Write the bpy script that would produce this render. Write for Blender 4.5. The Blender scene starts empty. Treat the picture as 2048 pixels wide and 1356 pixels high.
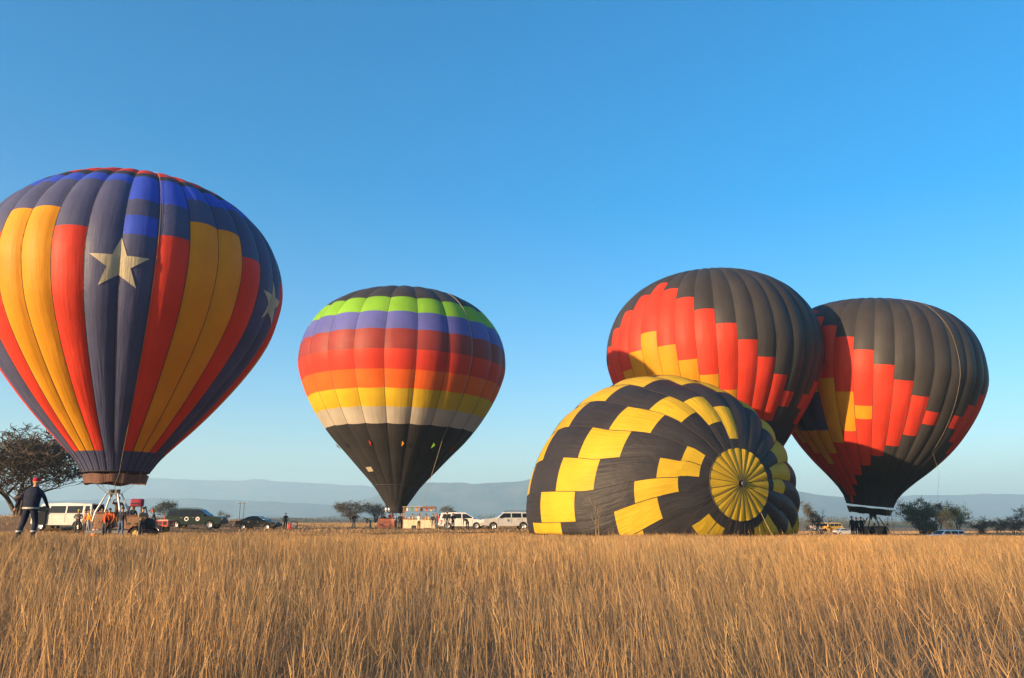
import bpy, bmesh, math, random
import numpy as np
from mathutils import Vector, Matrix

rnd = random.Random(7)
rng = np.random.default_rng(7)
scene = bpy.context.scene
COL = scene.collection
R = math.radians

# ------------------------------------------------------------------ camera, sky, sun, exposure
FPX = 1593.0                                   # focal length in pixels of a 2048 wide frame (28 mm)
PITCH = math.atan(362 / FPX)
CAM_Z = 1.0
cam = bpy.data.cameras.new('camera')
cam.lens = 36 * FPX / 2048
cam.sensor_width = 36
cam.clip_start = 0.05
cam.clip_end = 30000
camo = bpy.data.objects.new('camera', cam)
COL.objects.link(camo)
camo.location = (0, 0, CAM_Z)
camo.rotation_euler = (math.pi / 2 + PITCH, 0, 0)
scene.camera = camo

SUN_B = R(36.3)                                # the light travels to the right and away from the camera
SUN_EL = R(9.4)
world = bpy.data.worlds.new('World')
scene.world = world
world.use_nodes = True
wn = world.node_tree
sky = wn.nodes.new('ShaderNodeTexSky')
sky.sky_type = 'NISHITA'
sky.sun_disc = False
sky.sun_elevation = SUN_EL
to_sun = Vector((-math.cos(SUN_B) * math.cos(SUN_EL), -math.sin(SUN_B) * math.cos(SUN_EL), math.sin(SUN_EL)))
sky.sun_rotation = math.atan2(to_sun.x, to_sun.y)
sky.altitude = 1900
sky.air_density = 1.25
sky.dust_density = 7.5
sky.ozone_density = 3.0
bg = wn.nodes['Background']
bg.inputs['Strength'].default_value = 0.112
hs = wn.nodes.new('ShaderNodeHueSaturation')
hs.inputs['Saturation'].default_value = 1.40
hs.inputs['Hue'].default_value = 0.503
wn.links.new(sky.outputs[0], hs.inputs['Color'])
gm = wn.nodes.new('ShaderNodeGamma')
gm.inputs['Gamma'].default_value = 0.9
wn.links.new(hs.outputs[0], gm.inputs['Color'])
wn.links.new(gm.outputs[0], bg.inputs['Color'])
sun = bpy.data.lights.new('sun', 'SUN')
sun.energy = 5.0
sun.angle = R(0.5)
sun.color = (1.0, 0.68, 0.38)
suno = bpy.data.objects.new('sun', sun)
COL.objects.link(suno)
suno.rotation_euler = to_sun.to_track_quat('Z', 'Y').to_euler()
scene.view_settings.view_transform = 'Standard'
scene.view_settings.look = 'None'
scene.view_settings.gamma = 1
scene.view_settings.exposure = 1.68
scene.render.engine = 'CYCLES'
scene.cycles.use_denoising = True
scene.cycles.max_bounces = 8
scene.cycles.diffuse_bounces = 3
scene.cycles.transmission_bounces = 6
scene.cycles.volume_bounces = 1

# ------------------------------------------------------------------ helpers
def new_mat(name):
    m = bpy.data.materials.new(name)
    m.use_nodes = True
    nt = m.node_tree
    return m, nt, nt.nodes['Principled BSDF'], nt.nodes['Material Output']

def simple(name, color, rough=0.6, metal=0.0, spec=0.4, var=0.12, scale=6.0, bump=0.0, coat=0.0):
    m, nt, b, out = new_mat(name)
    b.inputs['Roughness'].default_value = rough
    b.inputs['Metallic'].default_value = metal
    b.inputs['Specular IOR Level'].default_value = spec
    b.inputs['Coat Weight'].default_value = coat
    tc = nt.nodes.new('ShaderNodeTexCoord')
    n = nt.nodes.new('ShaderNodeTexNoise')
    n.inputs['Scale'].default_value = scale
    n.inputs['Detail'].default_value = 4
    nt.links.new(tc.outputs['Object'], n.inputs['Vector'])
    r = nt.nodes.new('ShaderNodeValToRGB')
    r.color_ramp.elements[0].color = tuple(c * (1 - var) for c in color) + (1,)
    r.color_ramp.elements[1].color = tuple(min(1, c * (1 + var)) for c in color) + (1,)
    r.color_ramp.elements[0].position = 0.35
    r.color_ramp.elements[1].position = 0.65
    nt.links.new(n.outputs['Fac'], r.inputs['Fac'])
    nt.links.new(r.outputs['Color'], b.inputs['Base Color'])
    if bump:
        bp = nt.nodes.new('ShaderNodeBump')
        bp.inputs['Strength'].default_value = bump
        bp.inputs['Distance'].default_value = 0.02
        nt.links.new(n.outputs['Fac'], bp.inputs['Height'])
        nt.links.new(bp.outputs['Normal'], b.inputs['Normal'])
    return m

def mesh_obj(name, verts, faces, mat=None, parent=None, uvs=None, smooth=False, loc=None):
    me = bpy.data.meshes.new(name)
    me.from_pydata([tuple(v) for v in verts], [], [tuple(f) for f in faces])
    if uvs is not None:
        uv = me.uv_layers.new(name='UVMap')
        li = np.zeros(len(me.loops), dtype=np.int32)
        me.loops.foreach_get('vertex_index', li)
        uv.data.foreach_set('uv', np.asarray(uvs, dtype=np.float32)[li].ravel())
    if smooth:
        me.polygons.foreach_set('use_smooth', np.ones(len(me.polygons), dtype=bool))
    me.update()
    o = bpy.data.objects.new(name, me)
    COL.objects.link(o)
    if mat is not None:
        for m in (mat if isinstance(mat, (list, tuple)) else [mat]):
            me.materials.append(m)
    if parent is not None:
        o.parent = parent
    if loc is not None:
        o.location = loc
    return o

class MB:
    """collects shapes into one mesh"""
    def __init__(self):
        self.v, self.f = [], []
    def add(self, vs, fs):
        k = len(self.v)
        self.v += [tuple(p) for p in vs]
        self.f += [tuple(i + k for i in f) for f in fs]
        return self
    def box(self, c, s, rz=0.0):
        x, y, z = s[0] / 2, s[1] / 2, s[2] / 2
        cs, sn = math.cos(rz), math.sin(rz)
        vs = []
        for dz in (-z, z):
            for dx, dy in ((-x, -y), (x, -y), (x, y), (-x, y)):
                vs.append((c[0] + dx * cs - dy * sn, c[1] + dx * sn + dy * cs, c[2] + dz))
        return self.add(vs, [(3, 2, 1, 0), (4, 5, 6, 7), (0, 1, 5, 4), (1, 2, 6, 5), (2, 3, 7, 6), (3, 0, 4, 7)])
    def tube(self, pts, rad, n=6, cap=True):
        pts = [Vector(p) for p in pts]
        rads = rad if isinstance(rad, (list, tuple)) else [rad] * len(pts)
        vs, fs = [], []
        ref = Vector((0.31, 0.17, 0.93)).normalized()
        for i, p in enumerate(pts):
            d = (pts[min(i + 1, len(pts) - 1)] - pts[max(i - 1, 0)]).normalized()
            a = d.cross(ref if abs(d.dot(ref)) < 0.95 else Vector((1, 0, 0))).normalized()
            b = d.cross(a)
            for k in range(n):
                t = 2 * math.pi * k / n
                vs.append(p + (a * math.cos(t) + b * math.sin(t)) * rads[i])
        for i in range(len(pts) - 1):
            for k in range(n):
                fs.append((i * n + k, i * n + (k + 1) % n, (i + 1) * n + (k + 1) % n, (i + 1) * n + k))
        if cap:
            fs.append(tuple(range(n - 1, -1, -1)))
            fs.append(tuple((len(pts) - 1) * n + k for k in range(n)))
        return self.add(vs, fs)
    def lathe(self, prof, n=20, c=(0, 0, 0), axis='z'):
        vs, fs = [], []
        for (r, h) in prof:
            for k in range(n):
                t = 2 * math.pi * k / n
                if axis == 'z':
                    vs.append((c[0] + r * math.cos(t), c[1] + r * math.sin(t), c[2] + h))
                else:
                    vs.append((c[0] + r * math.cos(t), c[1] + h, c[2] + r * math.sin(t)))
        for i in range(len(prof) - 1):
            for k in range(n):
                q = (i * n + k, i * n + (k + 1) % n, (i + 1) * n + (k + 1) % n, (i + 1) * n + k)
                fs.append(q if axis == 'z' else q[::-1])
        return self.add(vs, fs)
    def prism(self, poly, y0, y1, sc=None):
        """poly in (x, z) extruded along y"""
        n = len(poly)
        vs = [(x, y0, z) for x, z in poly] + [(x, y1, z) for x, z in poly]
        fs = [tuple(range(n)), tuple(range(2 * n - 1, n - 1, -1))]
        for i in range(n):
            j = (i + 1) % n
            fs.append((i, i + n, j + n, j))
        return self.add(vs, fs)
    def build(self, name, mat, parent=None, smooth=False, bevel=0.0, loc=None, rz=None):
        o = mesh_obj(name, self.v, self.f, mat, parent, smooth=smooth, loc=loc)
        bm = bmesh.new()
        bm.from_mesh(o.data)
        bmesh.ops.recalc_face_normals(bm, faces=bm.faces)
        bm.to_mesh(o.data)
        bm.free()
        if rz is not None:
            o.rotation_euler = (0, 0, rz)
        if bevel:
            m = o.modifiers.new('bevel', 'BEVEL')
            m.width = bevel
            m.segments = 2
            m.limit_method = 'ANGLE'
        return o

def empty(name, loc, rz=0.0):
    o = bpy.data.objects.new(name, None)
    o.empty_display_size = 0.3
    COL.objects.link(o)
    o.location = loc
    o.rotation_euler = (0, 0, rz)
    return o

def tag(o, label=None, cat=None, group=None, kind=None):
    if label: o['label'] = label
    if cat: o['category'] = cat
    if group: o['group'] = group
    if kind: o['kind'] = kind
    return o

def sstep(a, b, x):
    t = np.clip((x - a) / (b - a), 0, 1)
    return t * t * (3 - 2 * t)

def hgt(x, y):
    """height of the field"""
    x = np.asarray(x, float); y = np.asarray(y, float)
    h = 0.40 * np.exp(-(((x + 14) / 8.0) ** 2 + ((y - 24) / 9.0) ** 2))
    h = h + 1.25 * sstep(-27, -40, x) * sstep(60, 70, y) * (1 - sstep(90, 160, y))
    h = h - 2.2 * sstep(40, 115, y) * sstep(5, 45, x)
    h = h + 0.05 * np.sin(x * 0.7 + 1.3) * np.sin(y * 0.55) + 0.03 * np.sin(x * 1.9) * np.sin(y * 1.4 + 2)
    return h

def gx(px, D):
    return (px - 1024) * D / 1634.0

def spot(px, D, dz=0.0):
    x = gx(px, D)
    return Vector((x, D, float(hgt(x, D)) + dz))

# ------------------------------------------------------------------ ground
def ground_material():
    m, nt, b, out = new_mat('dry_ground')
    b.inputs['Roughness'].default_value = 0.95
    b.inputs['Specular IOR Level'].default_value = 0.1
    g = nt.nodes.new('ShaderNodeNewGeometry')
    n1 = nt.nodes.new('ShaderNodeTexNoise'); n1.inputs['Scale'].default_value = 0.09; n1.inputs['Detail'].default_value = 6
    n2 = nt.nodes.new('ShaderNodeTexNoise'); n2.inputs['Scale'].default_value = 9.0; n2.inputs['Detail'].default_value = 8
    n3 = nt.nodes.new('ShaderNodeTexNoise'); n3.inputs['Scale'].default_value = 0.006; n3.inputs['Detail'].default_value = 5
    for n in (n1, n2, n3):
        nt.links.new(g.outputs['Position'], n.inputs['Vector'])
    r1 = nt.nodes.new('ShaderNodeValToRGB')
    r1.color_ramp.elements[0].color = (0.23, 0.15, 0.085, 1); r1.color_ramp.elements[0].position = 0.36
    r1.color_ramp.elements[1].color = (0.40, 0.27, 0.14, 1); r1.color_ramp.elements[1].position = 0.62
    nt.links.new(n1.outputs['Fac'], r1.inputs['Fac'])
    r2 = nt.nodes.new('ShaderNodeValToRGB')
    r2.color_ramp.elements[0].color = (0.45, 0.42, 0.40, 1); r2.color_ramp.elements[0].position = 0.3
    r2.color_ramp.elements[1].color = (1.1, 1.05, 1.0, 1); r2.color_ramp.elements[1].position = 0.72
    nt.links.new(n2.outputs['Fac'], r2.inputs['Fac'])
    mx = nt.nodes.new('ShaderNodeMix'); mx.data_type = 'RGBA'; mx.blend_type = 'MULTIPLY'; mx.inputs[0].default_value = 0.8
    nt.links.new(r1.outputs['Color'], mx.inputs[6]); nt.links.new(r2.outputs['Color'], mx.inputs[7])
    # fields and scrub patches far away
    r3 = nt.nodes.new('ShaderNodeValToRGB')
    r3.color_ramp.elements[0].color = (0, 0, 0, 1); r3.color_ramp.elements[0].position = 0.47
    r3.color_ramp.elements[1].color = (1, 1, 1, 1); r3.color_ramp.elements[1].position = 0.55
    nt.links.new(n3.outputs['Fac'], r3.inputs['Fac'])
    m2 = nt.nodes.new('ShaderNodeMix'); m2.data_type = 'RGBA'
    sep = nt.nodes.new('ShaderNodeSeparateXYZ'); nt.links.new(g.outputs['Position'], sep.inputs[0])
    far = nt.nodes.new('ShaderNodeMapRange'); far.inputs[1].default_value = 180; far.inputs[2].default_value = 420
    nt.links.new(sep.outputs['Y'], far.inputs[0])
    ml = nt.nodes.new('ShaderNodeMath'); ml.operation = 'MULTIPLY'
    nt.links.new(far.outputs[0], ml.inputs[0]); nt.links.new(r3.outputs['Color'], ml.inputs[1])
    nt.links.new(ml.outputs[0], m2.inputs[0])
    nt.links.new(mx.outputs[2], m2.inputs[6]); m2.inputs[7].default_value = (0.075, 0.085, 0.045, 1)
    nt.links.new(m2.outputs[2], b.inputs['Base Color'])
    bp = nt.nodes.new('ShaderNodeBump'); bp.inputs['Strength'].default_value = 0.8; bp.inputs['Distance'].default_value = 0.06
    nt.links.new(n2.outputs['Fac'], bp.inputs['Height']); nt.links.new(bp.outputs['Normal'], b.inputs['Normal'])
    return m

def build_ground():
    ys = np.concatenate([np.linspace(-60, 0, 10), np.arange(1.5, 130, 1.5), np.geomspace(132, 6000, 46)])
    xs = np.concatenate([-np.geomspace(6000, 92, 32), np.arange(-90, 91, 2.0), np.geomspace(92, 6000, 32)])
    X, Y = np.meshgrid(xs, ys)
    Z = hgt(X, Y)
    V = np.stack([X, Y, Z], -1).reshape(-1, 3)
    nx, ny = len(xs), len(ys)
    i = np.arange((ny - 1) * (nx - 1)); r_, c_ = i // (nx - 1), i % (nx - 1)
    a = r_ * nx + c_
    o = mesh_obj('ground', V.tolist(), np.stack([a, a + 1, a + nx + 1, a + nx], 1).tolist(), ground_material(), smooth=True)
    tag(o, kind='structure')

build_ground()

def build_track():
    """bare dirt track along the left of the field"""
    m = simple('dirt', (0.34, 0.21, 0.13), 0.95, spec=0.1, var=0.25, scale=3.0, bump=0.5)
    vs, fs = [], []
    n = 46
    for i in range(n):
        x = -62 + i * 1.35
        yc = 45.5 + 0.9 * math.sin(i * 0.31) + 0.12 * max(0, i - 20)
        w = (1.9 + 0.5 * math.sin(i * 0.7 + 1)) * (1 if i < 36 else (n - 1 - i) / 10.0)
        for k in range(5):
            y = yc + w * (k / 2.0 - 1)
            vs.append((x, y, float(hgt(x, y)) + 0.035))
        if i:
            for k in range(4):
                a = (i - 1) * 5 + k
                fs.append((a, a + 5, a + 6, a + 1))
    tag(mesh_obj('dirt_track', vs, fs, m, smooth=True), kind='structure')

build_track()

# ------------------------------------------------------------------ far hills
def hill_mat():
    m, nt, b, out = new_mat('hill_scrub')
    b.inputs['Roughness'].default_value = 1.0
    b.inputs['Specular IOR Level'].default_value = 0.0
    g = nt.nodes.new('ShaderNodeNewGeometry')
    n = nt.nodes.new('ShaderNodeTexNoise'); n.inputs['Scale'].default_value = 0.012; n.inputs['Detail'].default_value = 8
    nt.links.new(g.outputs['Position'], n.inputs['Vector'])
    r = nt.nodes.new('ShaderNodeValToRGB')
    r.color_ramp.elements[0].color = (0.035, 0.05, 0.04, 1); r.color_ramp.elements[0].position = 0.4
    r.color_ramp.elements[1].color = (0.09, 0.09, 0.06, 1); r.color_ramp.elements[1].position = 0.65
    nt.links.new(n.outputs['Fac'], r.inputs['Fac']); nt.links.new(r.outputs['Color'], b.inputs['Base Color'])
    return m
HILL = hill_mat()

def ridge(name, pts, D, depth, seed):
    r2 = np.random.default_rng(seed)
    px = np.array([p[0] for p in pts], float); py = np.array([p[1] for p in pts], float)
    n = 150
    u = np.linspace(px[0], px[-1], n)
    hz = 1 + (1040 - np.interp(u, px, py)) * D / 1634.0
    ph = r2.uniform(0, 6.28, 8)
    rough = sum(np.sin(u * (0.012 * 1.9 ** k) + ph[k]) * 0.02 / (1.35 ** k) for k in range(6))
    k3 = np.ones(5) / 5
    hz = np.convolve(np.pad(hz, 2, mode='edge'), k3, mode='valid') * (1 + 0.55 * rough)
    x = (u - 1024) * D / 1634.0
    prof = [(-1.0, 0.0), (-0.75, 0.13), (-0.5, 0.38), (-0.25, 0.74), (-0.1, 0.93), (0, 1.0), (0.2, 0.86), (0.6, 0.35), (1.0, -0.02)]
    vs, fs = [], []
    for i in range(n):
        for j, (d, f) in enumerate(prof):
            jit = 1 + 0.10 * math.sin(i * 0.37 + j * 1.7 + ph[1]) * (1 if 0 < j < 5 else 0)
            vs.append((x[i] * (1 + d * depth / D), D + d * depth, -3 + (hz[i] + 3) * f * jit))
    m = len(prof)
    for i in range(n - 1):
        for j in range(m - 1):
            a = i * m + j
            fs.append((a, a + m, a + m + 1, a + 1))
    tag(mesh_obj(name, vs, fs, HILL, smooth=True), kind='structure')

ridge('hills', [(-500, 974), (-200, 964), (0, 960), (200, 958), (420, 960), (560, 965), (700, 972), (850, 982), (1000, 994), (1150, 1012), (1300, 1038)], 5900, 600, 3)
ridge('hills', [(-500, 1004), (-150, 998), (100, 1003), (300, 997), (480, 1001), (620, 1008), (760, 1018), (900, 1032), (960, 1038)], 4300, 500, 13)
ridge('hills', [(560, 1036), (700, 1008), (780, 985), (840, 967), (880, 965), (930, 970), (1000, 966), (1065, 959), (1180, 956), (1330, 958), (1480, 966), (1610, 984), (1700, 999), (1800, 1012), (1900, 1030)], 4000, 550, 5)
ridge('hills', [(1400, 1038), (1560, 1006), (1700, 997), (1850, 991), (2000, 990), (2200, 992), (2600, 1000)], 5000, 600, 8)

# ------------------------------------------------------------------ envelope fabric
def fabric(name, color, transl=0.30, tcol=None, wr=1.0):
    m, nt, b, out = new_mat(name)
    b.inputs['Roughness'].default_value = 0.55
    b.inputs['Specular IOR Level'].default_value = 0.25
    uv = nt.nodes.new('ShaderNodeUVMap'); uv.uv_map = 'UVMap'
    sep = nt.nodes.new('ShaderNodeSeparateXYZ'); nt.links.new(uv.outputs[0], sep.inputs[0])
    def coords(su, sv):
        mp = nt.nodes.new('ShaderNodeMapping')
        mp.inputs['Scale'].default_value = (su, sv, 1)
        nt.links.new(uv.outputs[0], mp.inputs['Vector'])
        return mp
    # long creases running down the gore, weaker higher up
    n1 = nt.nodes.new('ShaderNodeTexNoise'); n1.inputs['Scale'].default_value = 1.0; n1.inputs['Detail'].default_value = 5; n1.inputs['Roughness'].default_value = 0.6
    nt.links.new(coords(7.0, 0.22).outputs[0], n1.inputs['Vector'])
    n2 = nt.nodes.new('ShaderNodeTexNoise'); n2.inputs['Scale'].default_value = 1.0; n2.inputs['Detail'].default_value = 3
    nt.links.new(coords(1.6, 0.55).outputs[0], n2.inputs['Vector'])
    # horizontal panel seams
    w = nt.nodes.new('ShaderNodeMath'); w.operation = 'FRACT'
    w0 = nt.nodes.new('ShaderNodeMath'); w0.operation = 'MULTIPLY'; w0.inputs[1].default_value = 0.83
    nt.links.new(sep.outputs['Y'], w0.inputs[0]); nt.links.new(w0.outputs[0], w.inputs[0])
    w2 = nt.nodes.new('ShaderNodeMath'); w2.operation = 'LESS_THAN'; w2.inputs[1].default_value = 0.035
    nt.links.new(w.outputs[0], w2.inputs[0])
    st = nt.nodes.new('ShaderNodeMapRange'); st.inputs[1].default_value = 8; st.inputs[2].default_value = 26
    st.inputs[3].default_value = 0.10 * wr; st.inputs[4].default_value = 0.55 * wr
    nt.links.new(sep.outputs['Y'], st.inputs[0])
    b1 = nt.nodes.new('ShaderNodeBump'); b1.inputs['Distance'].default_value = 0.10
    nt.links.new(st.outputs[0], b1.inputs['Strength']); nt.links.new(n1.outputs['Fac'], b1.inputs['Height'])
    b2 = nt.nodes.new('ShaderNodeBump'); b2.inputs['Distance'].default_value = 0.35; b2.inputs['Strength'].default_value = 0.16 * wr
    nt.links.new(n2.outputs['Fac'], b2.inputs['Height']); nt.links.new(b1.outputs[0], b2.inputs['Normal'])
    b3 = nt.nodes.new('ShaderNodeBump'); b3.inputs['Distance'].default_value = 0.012; b3.inputs['Strength'].default_value = 0.5
    nt.links.new(w2.outputs[0], b3.inputs['Height']); nt.links.new(b2.outputs[0], b3.inputs['Normal'])
    fr = nt.nodes.new('ShaderNodeMath'); fr.operation = 'FRACT'; nt.links.new(sep.outputs['X'], fr.inputs[0])
    pp = nt.nodes.new('ShaderNodeMath'); pp.operation = 'PINGPONG'; pp.inputs[1].default_value = 0.5; nt.links.new(fr.outputs[0], pp.inputs[0])
    pm = nt.nodes.new('ShaderNodeMapRange'); pm.inputs[1].default_value = 0.16; pm.inputs[2].default_value = 0.0; pm.inputs[3].default_value = 0.0; pm.inputs[4].default_value = 0.65
    nt.links.new(pp.outputs[0], pm.inputs[0])
    n4 = nt.nodes.new('ShaderNodeTexNoise'); n4.inputs['Scale'].default_value = 1.0; n4.inputs['Detail'].default_value = 3
    nt.links.new(coords(2.2, 4.5).outputs[0], n4.inputs['Vector'])
    b4 = nt.nodes.new('ShaderNodeBump'); b4.inputs['Distance'].default_value = 0.05
    nt.links.new(pm.outputs[0], b4.inputs['Strength']); nt.links.new(n4.outputs['Fac'], b4.inputs['Height']); nt.links.new(b3.outputs[0], b4.inputs['Normal'])
    # faint fading of the dye
    vr = nt.nodes.new('ShaderNodeTexNoise'); vr.inputs['Scale'].default_value = 0.7; vr.inputs['Detail'].default_value = 5
    nt.links.new(coords(1.0, 0.5).outputs[0], vr.inputs['Vector'])
    rp = nt.nodes.new('ShaderNodeValToRGB')
    rp.color_ramp.elements[0].color = tuple(c * 0.90 for c in color) + (1,); rp.color_ramp.elements[0].position = 0.35
    rp.color_ramp.elements[1].color = tuple(min(1, c * 1.10 + 0.004) for c in color) + (1,); rp.color_ramp.elements[1].position = 0.65
    nt.links.new(vr.outputs['Fac'], rp.inputs['Fac'])
    nt.links.new(rp.outputs['Color'], b.inputs['Base Color'])
    nt.links.new(b4.outputs[0], b.inputs['Normal'])
    t = nt.nodes.new('ShaderNodeBsdfTranslucent')
    t.inputs['Color'].default_value = tuple(tcol or color) + (1,)
    nt.links.new(b2.outputs[0], t.inputs['Normal'])
    mix = nt.nodes.new('ShaderNodeMixShader'); mix.inputs[0].default_value = transl
    nt.links.new(b.outputs[0], mix.inputs[1]); nt.links.new(t.outputs[0], mix.inputs[2])
    nt.links.new(mix.outputs[0], out.inputs['Surface'])
    return m

FAB = {
    'red': fabric('fabric_red', (0.62, 0.045, 0.022), 0.30, (0.75, 0.03, 0.02)),
    'gold': fabric('fabric_gold', (0.64, 0.285, 0.012), 0.32, (0.85, 0.36, 0.01)),
    'navy': fabric('fabric_navy', (0.054, 0.060, 0.130), 0.06),
    'royal': fabric('fabric_royal', (0.035, 0.075, 0.48), 0.15),
    'silver': fabric('fabric_silver', (0.50, 0.43, 0.30), 0.25),
    'black': fabric('fabric_black', (0.033, 0.0300, 0.0305), 0.03),
    'coal': fabric('fabric_coal', (0.023, 0.021, 0.021), 0.02),
    'green': fabric('fabric_green', (0.19, 0.42, 0.03), 0.25),
    'blue': fabric('fabric_blue', (0.090, 0.10, 0.33), 0.18),
    'maroon': fabric('fabric_maroon', (0.25, 0.035, 0.028), 0.2),
    'orange': fabric('fabric_orange', (0.80, 0.13, 0.015), 0.30),
    'yellow': fabric('fabric_yellow', (0.60, 0.39, 0.018), 0.25),
    'beige': fabric('fabric_beige', (0.45, 0.40, 0.33), 0.25),
    'brown': fabric('fabric_brown', (0.12, 0.06, 0.045), 0.05),
    'ink': fabric('fabric_ink', (0.022, 0.020, 0.023), 0.03, wr=2.2),
    'lemon': fabric('fabric_lemon', (0.55, 0.36, 0.02), 0.25, wr=2.2),
}
TAPE = simple('load_tape', (0.03, 0.028, 0.03), 0.8, var=0.1)
ROPE = simple('rope', (0.30, 0.24, 0.16), 0.9)

class Env:
    """a hot air balloon envelope: profile (z, r) from mouth to crown, gores with a bulge, optional lean"""
    def __init__(s, prof, X, D, zm, tx, ty, N, seam0, bulge=0.30, k=1.0):
        z = np.array([p[0] for p in prof]); r = np.array([p[1] for p in prof])
        # resample densely with a Catmull-Rom through the control points
        zz, rr = [], []
        n = len(z)
        for i in range(n - 1):
            p0, p1, p2, p3 = [np.array([z[k], r[k]]) for k in (max(i - 1, 0), i, i + 1, min(i + 2, n - 1))]
            for t in np.linspace(0, 1, 9)[:-1]:
                q = 0.5 * ((2 * p1) + (-p0 + p2) * t + (2 * p0 - 5 * p1 + 4 * p2 - p3) * t * t + (-p0 + 3 * p1 - 3 * p2 + p3) * t ** 3)
                zz.append(q[0]); rr.append(q[1])
        zz.append(z[-1]); rr.append(r[-1])
        zz = np.array(zz)[::-1]; rr = np.maximum(np.array(rr)[::-1], 0.0)
        s.arc = np.concatenate([[0], np.cumsum(np.hypot(np.diff(zz), np.diff(rr)))])
        s.z, s.r = zz, rr
        s.L = s.arc[-1]
        s.X, s.D, s.zm, s.tx, s.ty, s.N, s.bulge = X, D, zm, tx, ty, N, bulge
        s.k = k                                   # size about the camera's eye
        s.base = Vector((X * k, D * k, float(hgt(X * k, D * k))))
        s.face = math.atan2(-D, -X)
        s.seam0 = seam0                           # azimuth (deg, from facing the camera, + = image right) of seam 0
    def point(s, az, a, off=0.0):
        """az in degrees from the camera direction; a = arc length from the crown; returns coordinates relative to base"""
        az = np.asarray(az, float); a = np.asarray(a, float)
        r = np.interp(a, s.arc, s.r); z = np.interp(a, s.arc, s.z)
        w = 360.0 / s.N
        u = ((az - s.seam0) / w) % 1.0
        half = r * math.sin(math.pi / s.N)
        fade = np.clip((s.L - a) / 4.0, 0.15, 1) * np.clip(a / 3.0, 0.2, 1)
        bl = s.bulge * half * (1 - np.abs(2 * u - 1) ** 2.2) * fade
        slope_r = np.gradient(s.r, s.arc); slope_z = np.gradient(s.z, s.arc)
        tr = np.interp(a, s.arc, slope_r); tz = np.interp(a, s.arc, slope_z)
        nr, nz = -tz, tr                          # outward normal in the (r, z) plane
        ln = np.hypot(nr, nz) + 1e-9
        nr, nz = nr / ln, nz / ln
        rr = r * 0.992 + nr * (bl + off)
        zz = z + nz * (bl + off)
        th = s.face + np.radians(az)
        x = rr * np.cos(th); y = rr * np.sin(th)
        return s.lean(x, y, zz)
    def lean(s, x, y, zz):
        x2 = x * math.cos(s.tx) + zz * math.sin(s.tx); z2 = -x * math.sin(s.tx) + zz * math.cos(s.tx)
        y2 = y * math.cos(s.ty) + z2 * math.sin(s.ty); z3 = -y * math.sin(s.ty) + z2 * math.cos(s.ty)
        return np.stack([x2 * s.k, y2 * s.k, CAM_Z + (z3 + s.zm - CAM_Z) * s.k - s.base.z], -1)
    def patch(s, root, g, a0, a1, mat, name='panel', nu=8, off=0.0):
        w = 360.0 / s.N
        nv = max(2, int(round((a1 - a0) / 0.45)) + 1)
        uu = np.linspace(0.0, 1.0, nu + 1)
        az = s.seam0 + (g + np.clip(uu, 0.0005, 0.9995)) * w
        aa = np.linspace(a0, a1, nv)
        A, B = np.meshgrid(az, aa)
        V = s.point(A, B, off).reshape(-1, 3)
        UV = np.stack(np.meshgrid(g + uu, aa), -1).reshape(-1, 2)
        k = np.arange((nv - 1) * nu); rr, cc = k // nu, k % nu
        q = rr * (nu + 1) + cc
        F = np.stack([q, q + nu + 1, q + nu + 2, q + 1], 1)
        return mesh_obj(name, V.tolist(), F.tolist(), FAB[mat], root, UV, smooth=True)
    def tapes(s, root, a0, a1, rad=0.022):
        w = 360.0 / s.N
        for g in range(s.N):
            aa = np.linspace(a0, a1, 34)
            P = s.point(np.full(34, s.seam0 + g * w), aa, 0.006)
            MB().tube([tuple(p) for p in P], rad, 4).build('load_tape', TAPE, root)
    def ring(s, root, a, rad, mat, name, n=72):
        az = np.linspace(0, 360, n + 1)
        P = s.point(az, np.full(n + 1, a), 0.01)
        MB().tube([tuple(p) for p in P], rad, 6).build(name, mat, root)

def cloth_ring(env, root, name, mat, z0, r0, z1, r1, wob=0.05, n=90, seed=1):
    """skirt below the mouth; z in balloon axis coordinates"""
    rr = random.Random(seed)
    ph = [rr.uniform(0, 6) for _ in range(4)]
    vs, fs, uv = [], [], []
    rows = 6
    for j in range(rows + 1):
        f = j / rows
        for i in range(n):
            t = 2 * math.pi * i / n
            dz = wob * f * (math.sin(5 * t + ph[0]) + 0.6 * math.sin(9 * t + ph[1])) + wob * (1 - f) * 0.7 * math.sin(7 * t + ph[2])
            r = r0 + (r1 - r0) * f + 0.03 * math.sin(15 * t + ph[3])
            z = z0 + (z1 - z0) * f + dz
            x, y = r * math.cos(t), r * math.sin(t)
            vs.append(tuple(env.lean(x, y, z))); uv.append((i / n * 30, 24 + f))
    for j in range(rows):
        for i in range(n):
            fs.append((j * n + i, (j + 1) * n + i, (j + 1) * n + (i + 1) % n, j * n + (i + 1) % n))
    return mesh_obj(name, vs, fs, FAB[mat], root, uv, smooth=True)

def cap_disc(env, root, mat, a1, rise=0.35, name='parachute_valve'):
    """parachute valve closing the crown, one gore shaped wedge sewn to the next"""
    n = env.N * 4
    vs, fs, uv = [], [], []
    rows = 8
    for j in range(rows + 1):
        a = a1 * j / rows
        az = np.linspace(0, 360, n, endpoint=False)
        P = env.point(az, np.full(n, max(a, 0.01)), 0.03 + rise * (1 - (j / rows) ** 2) * 0.5)
        for i in range(n):
            vs.append(tuple(P[i])); uv.append((i / 4.0, a))
    for j in range(rows):
        for i in range(n):
            fs.append((j * n + i, (j + 1) * n + i, (j + 1) * n + (i + 1) % n, j * n + (i + 1) % n))
    return mesh_obj(name, vs, fs, FAB[mat], root, uv, smooth=True)

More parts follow.
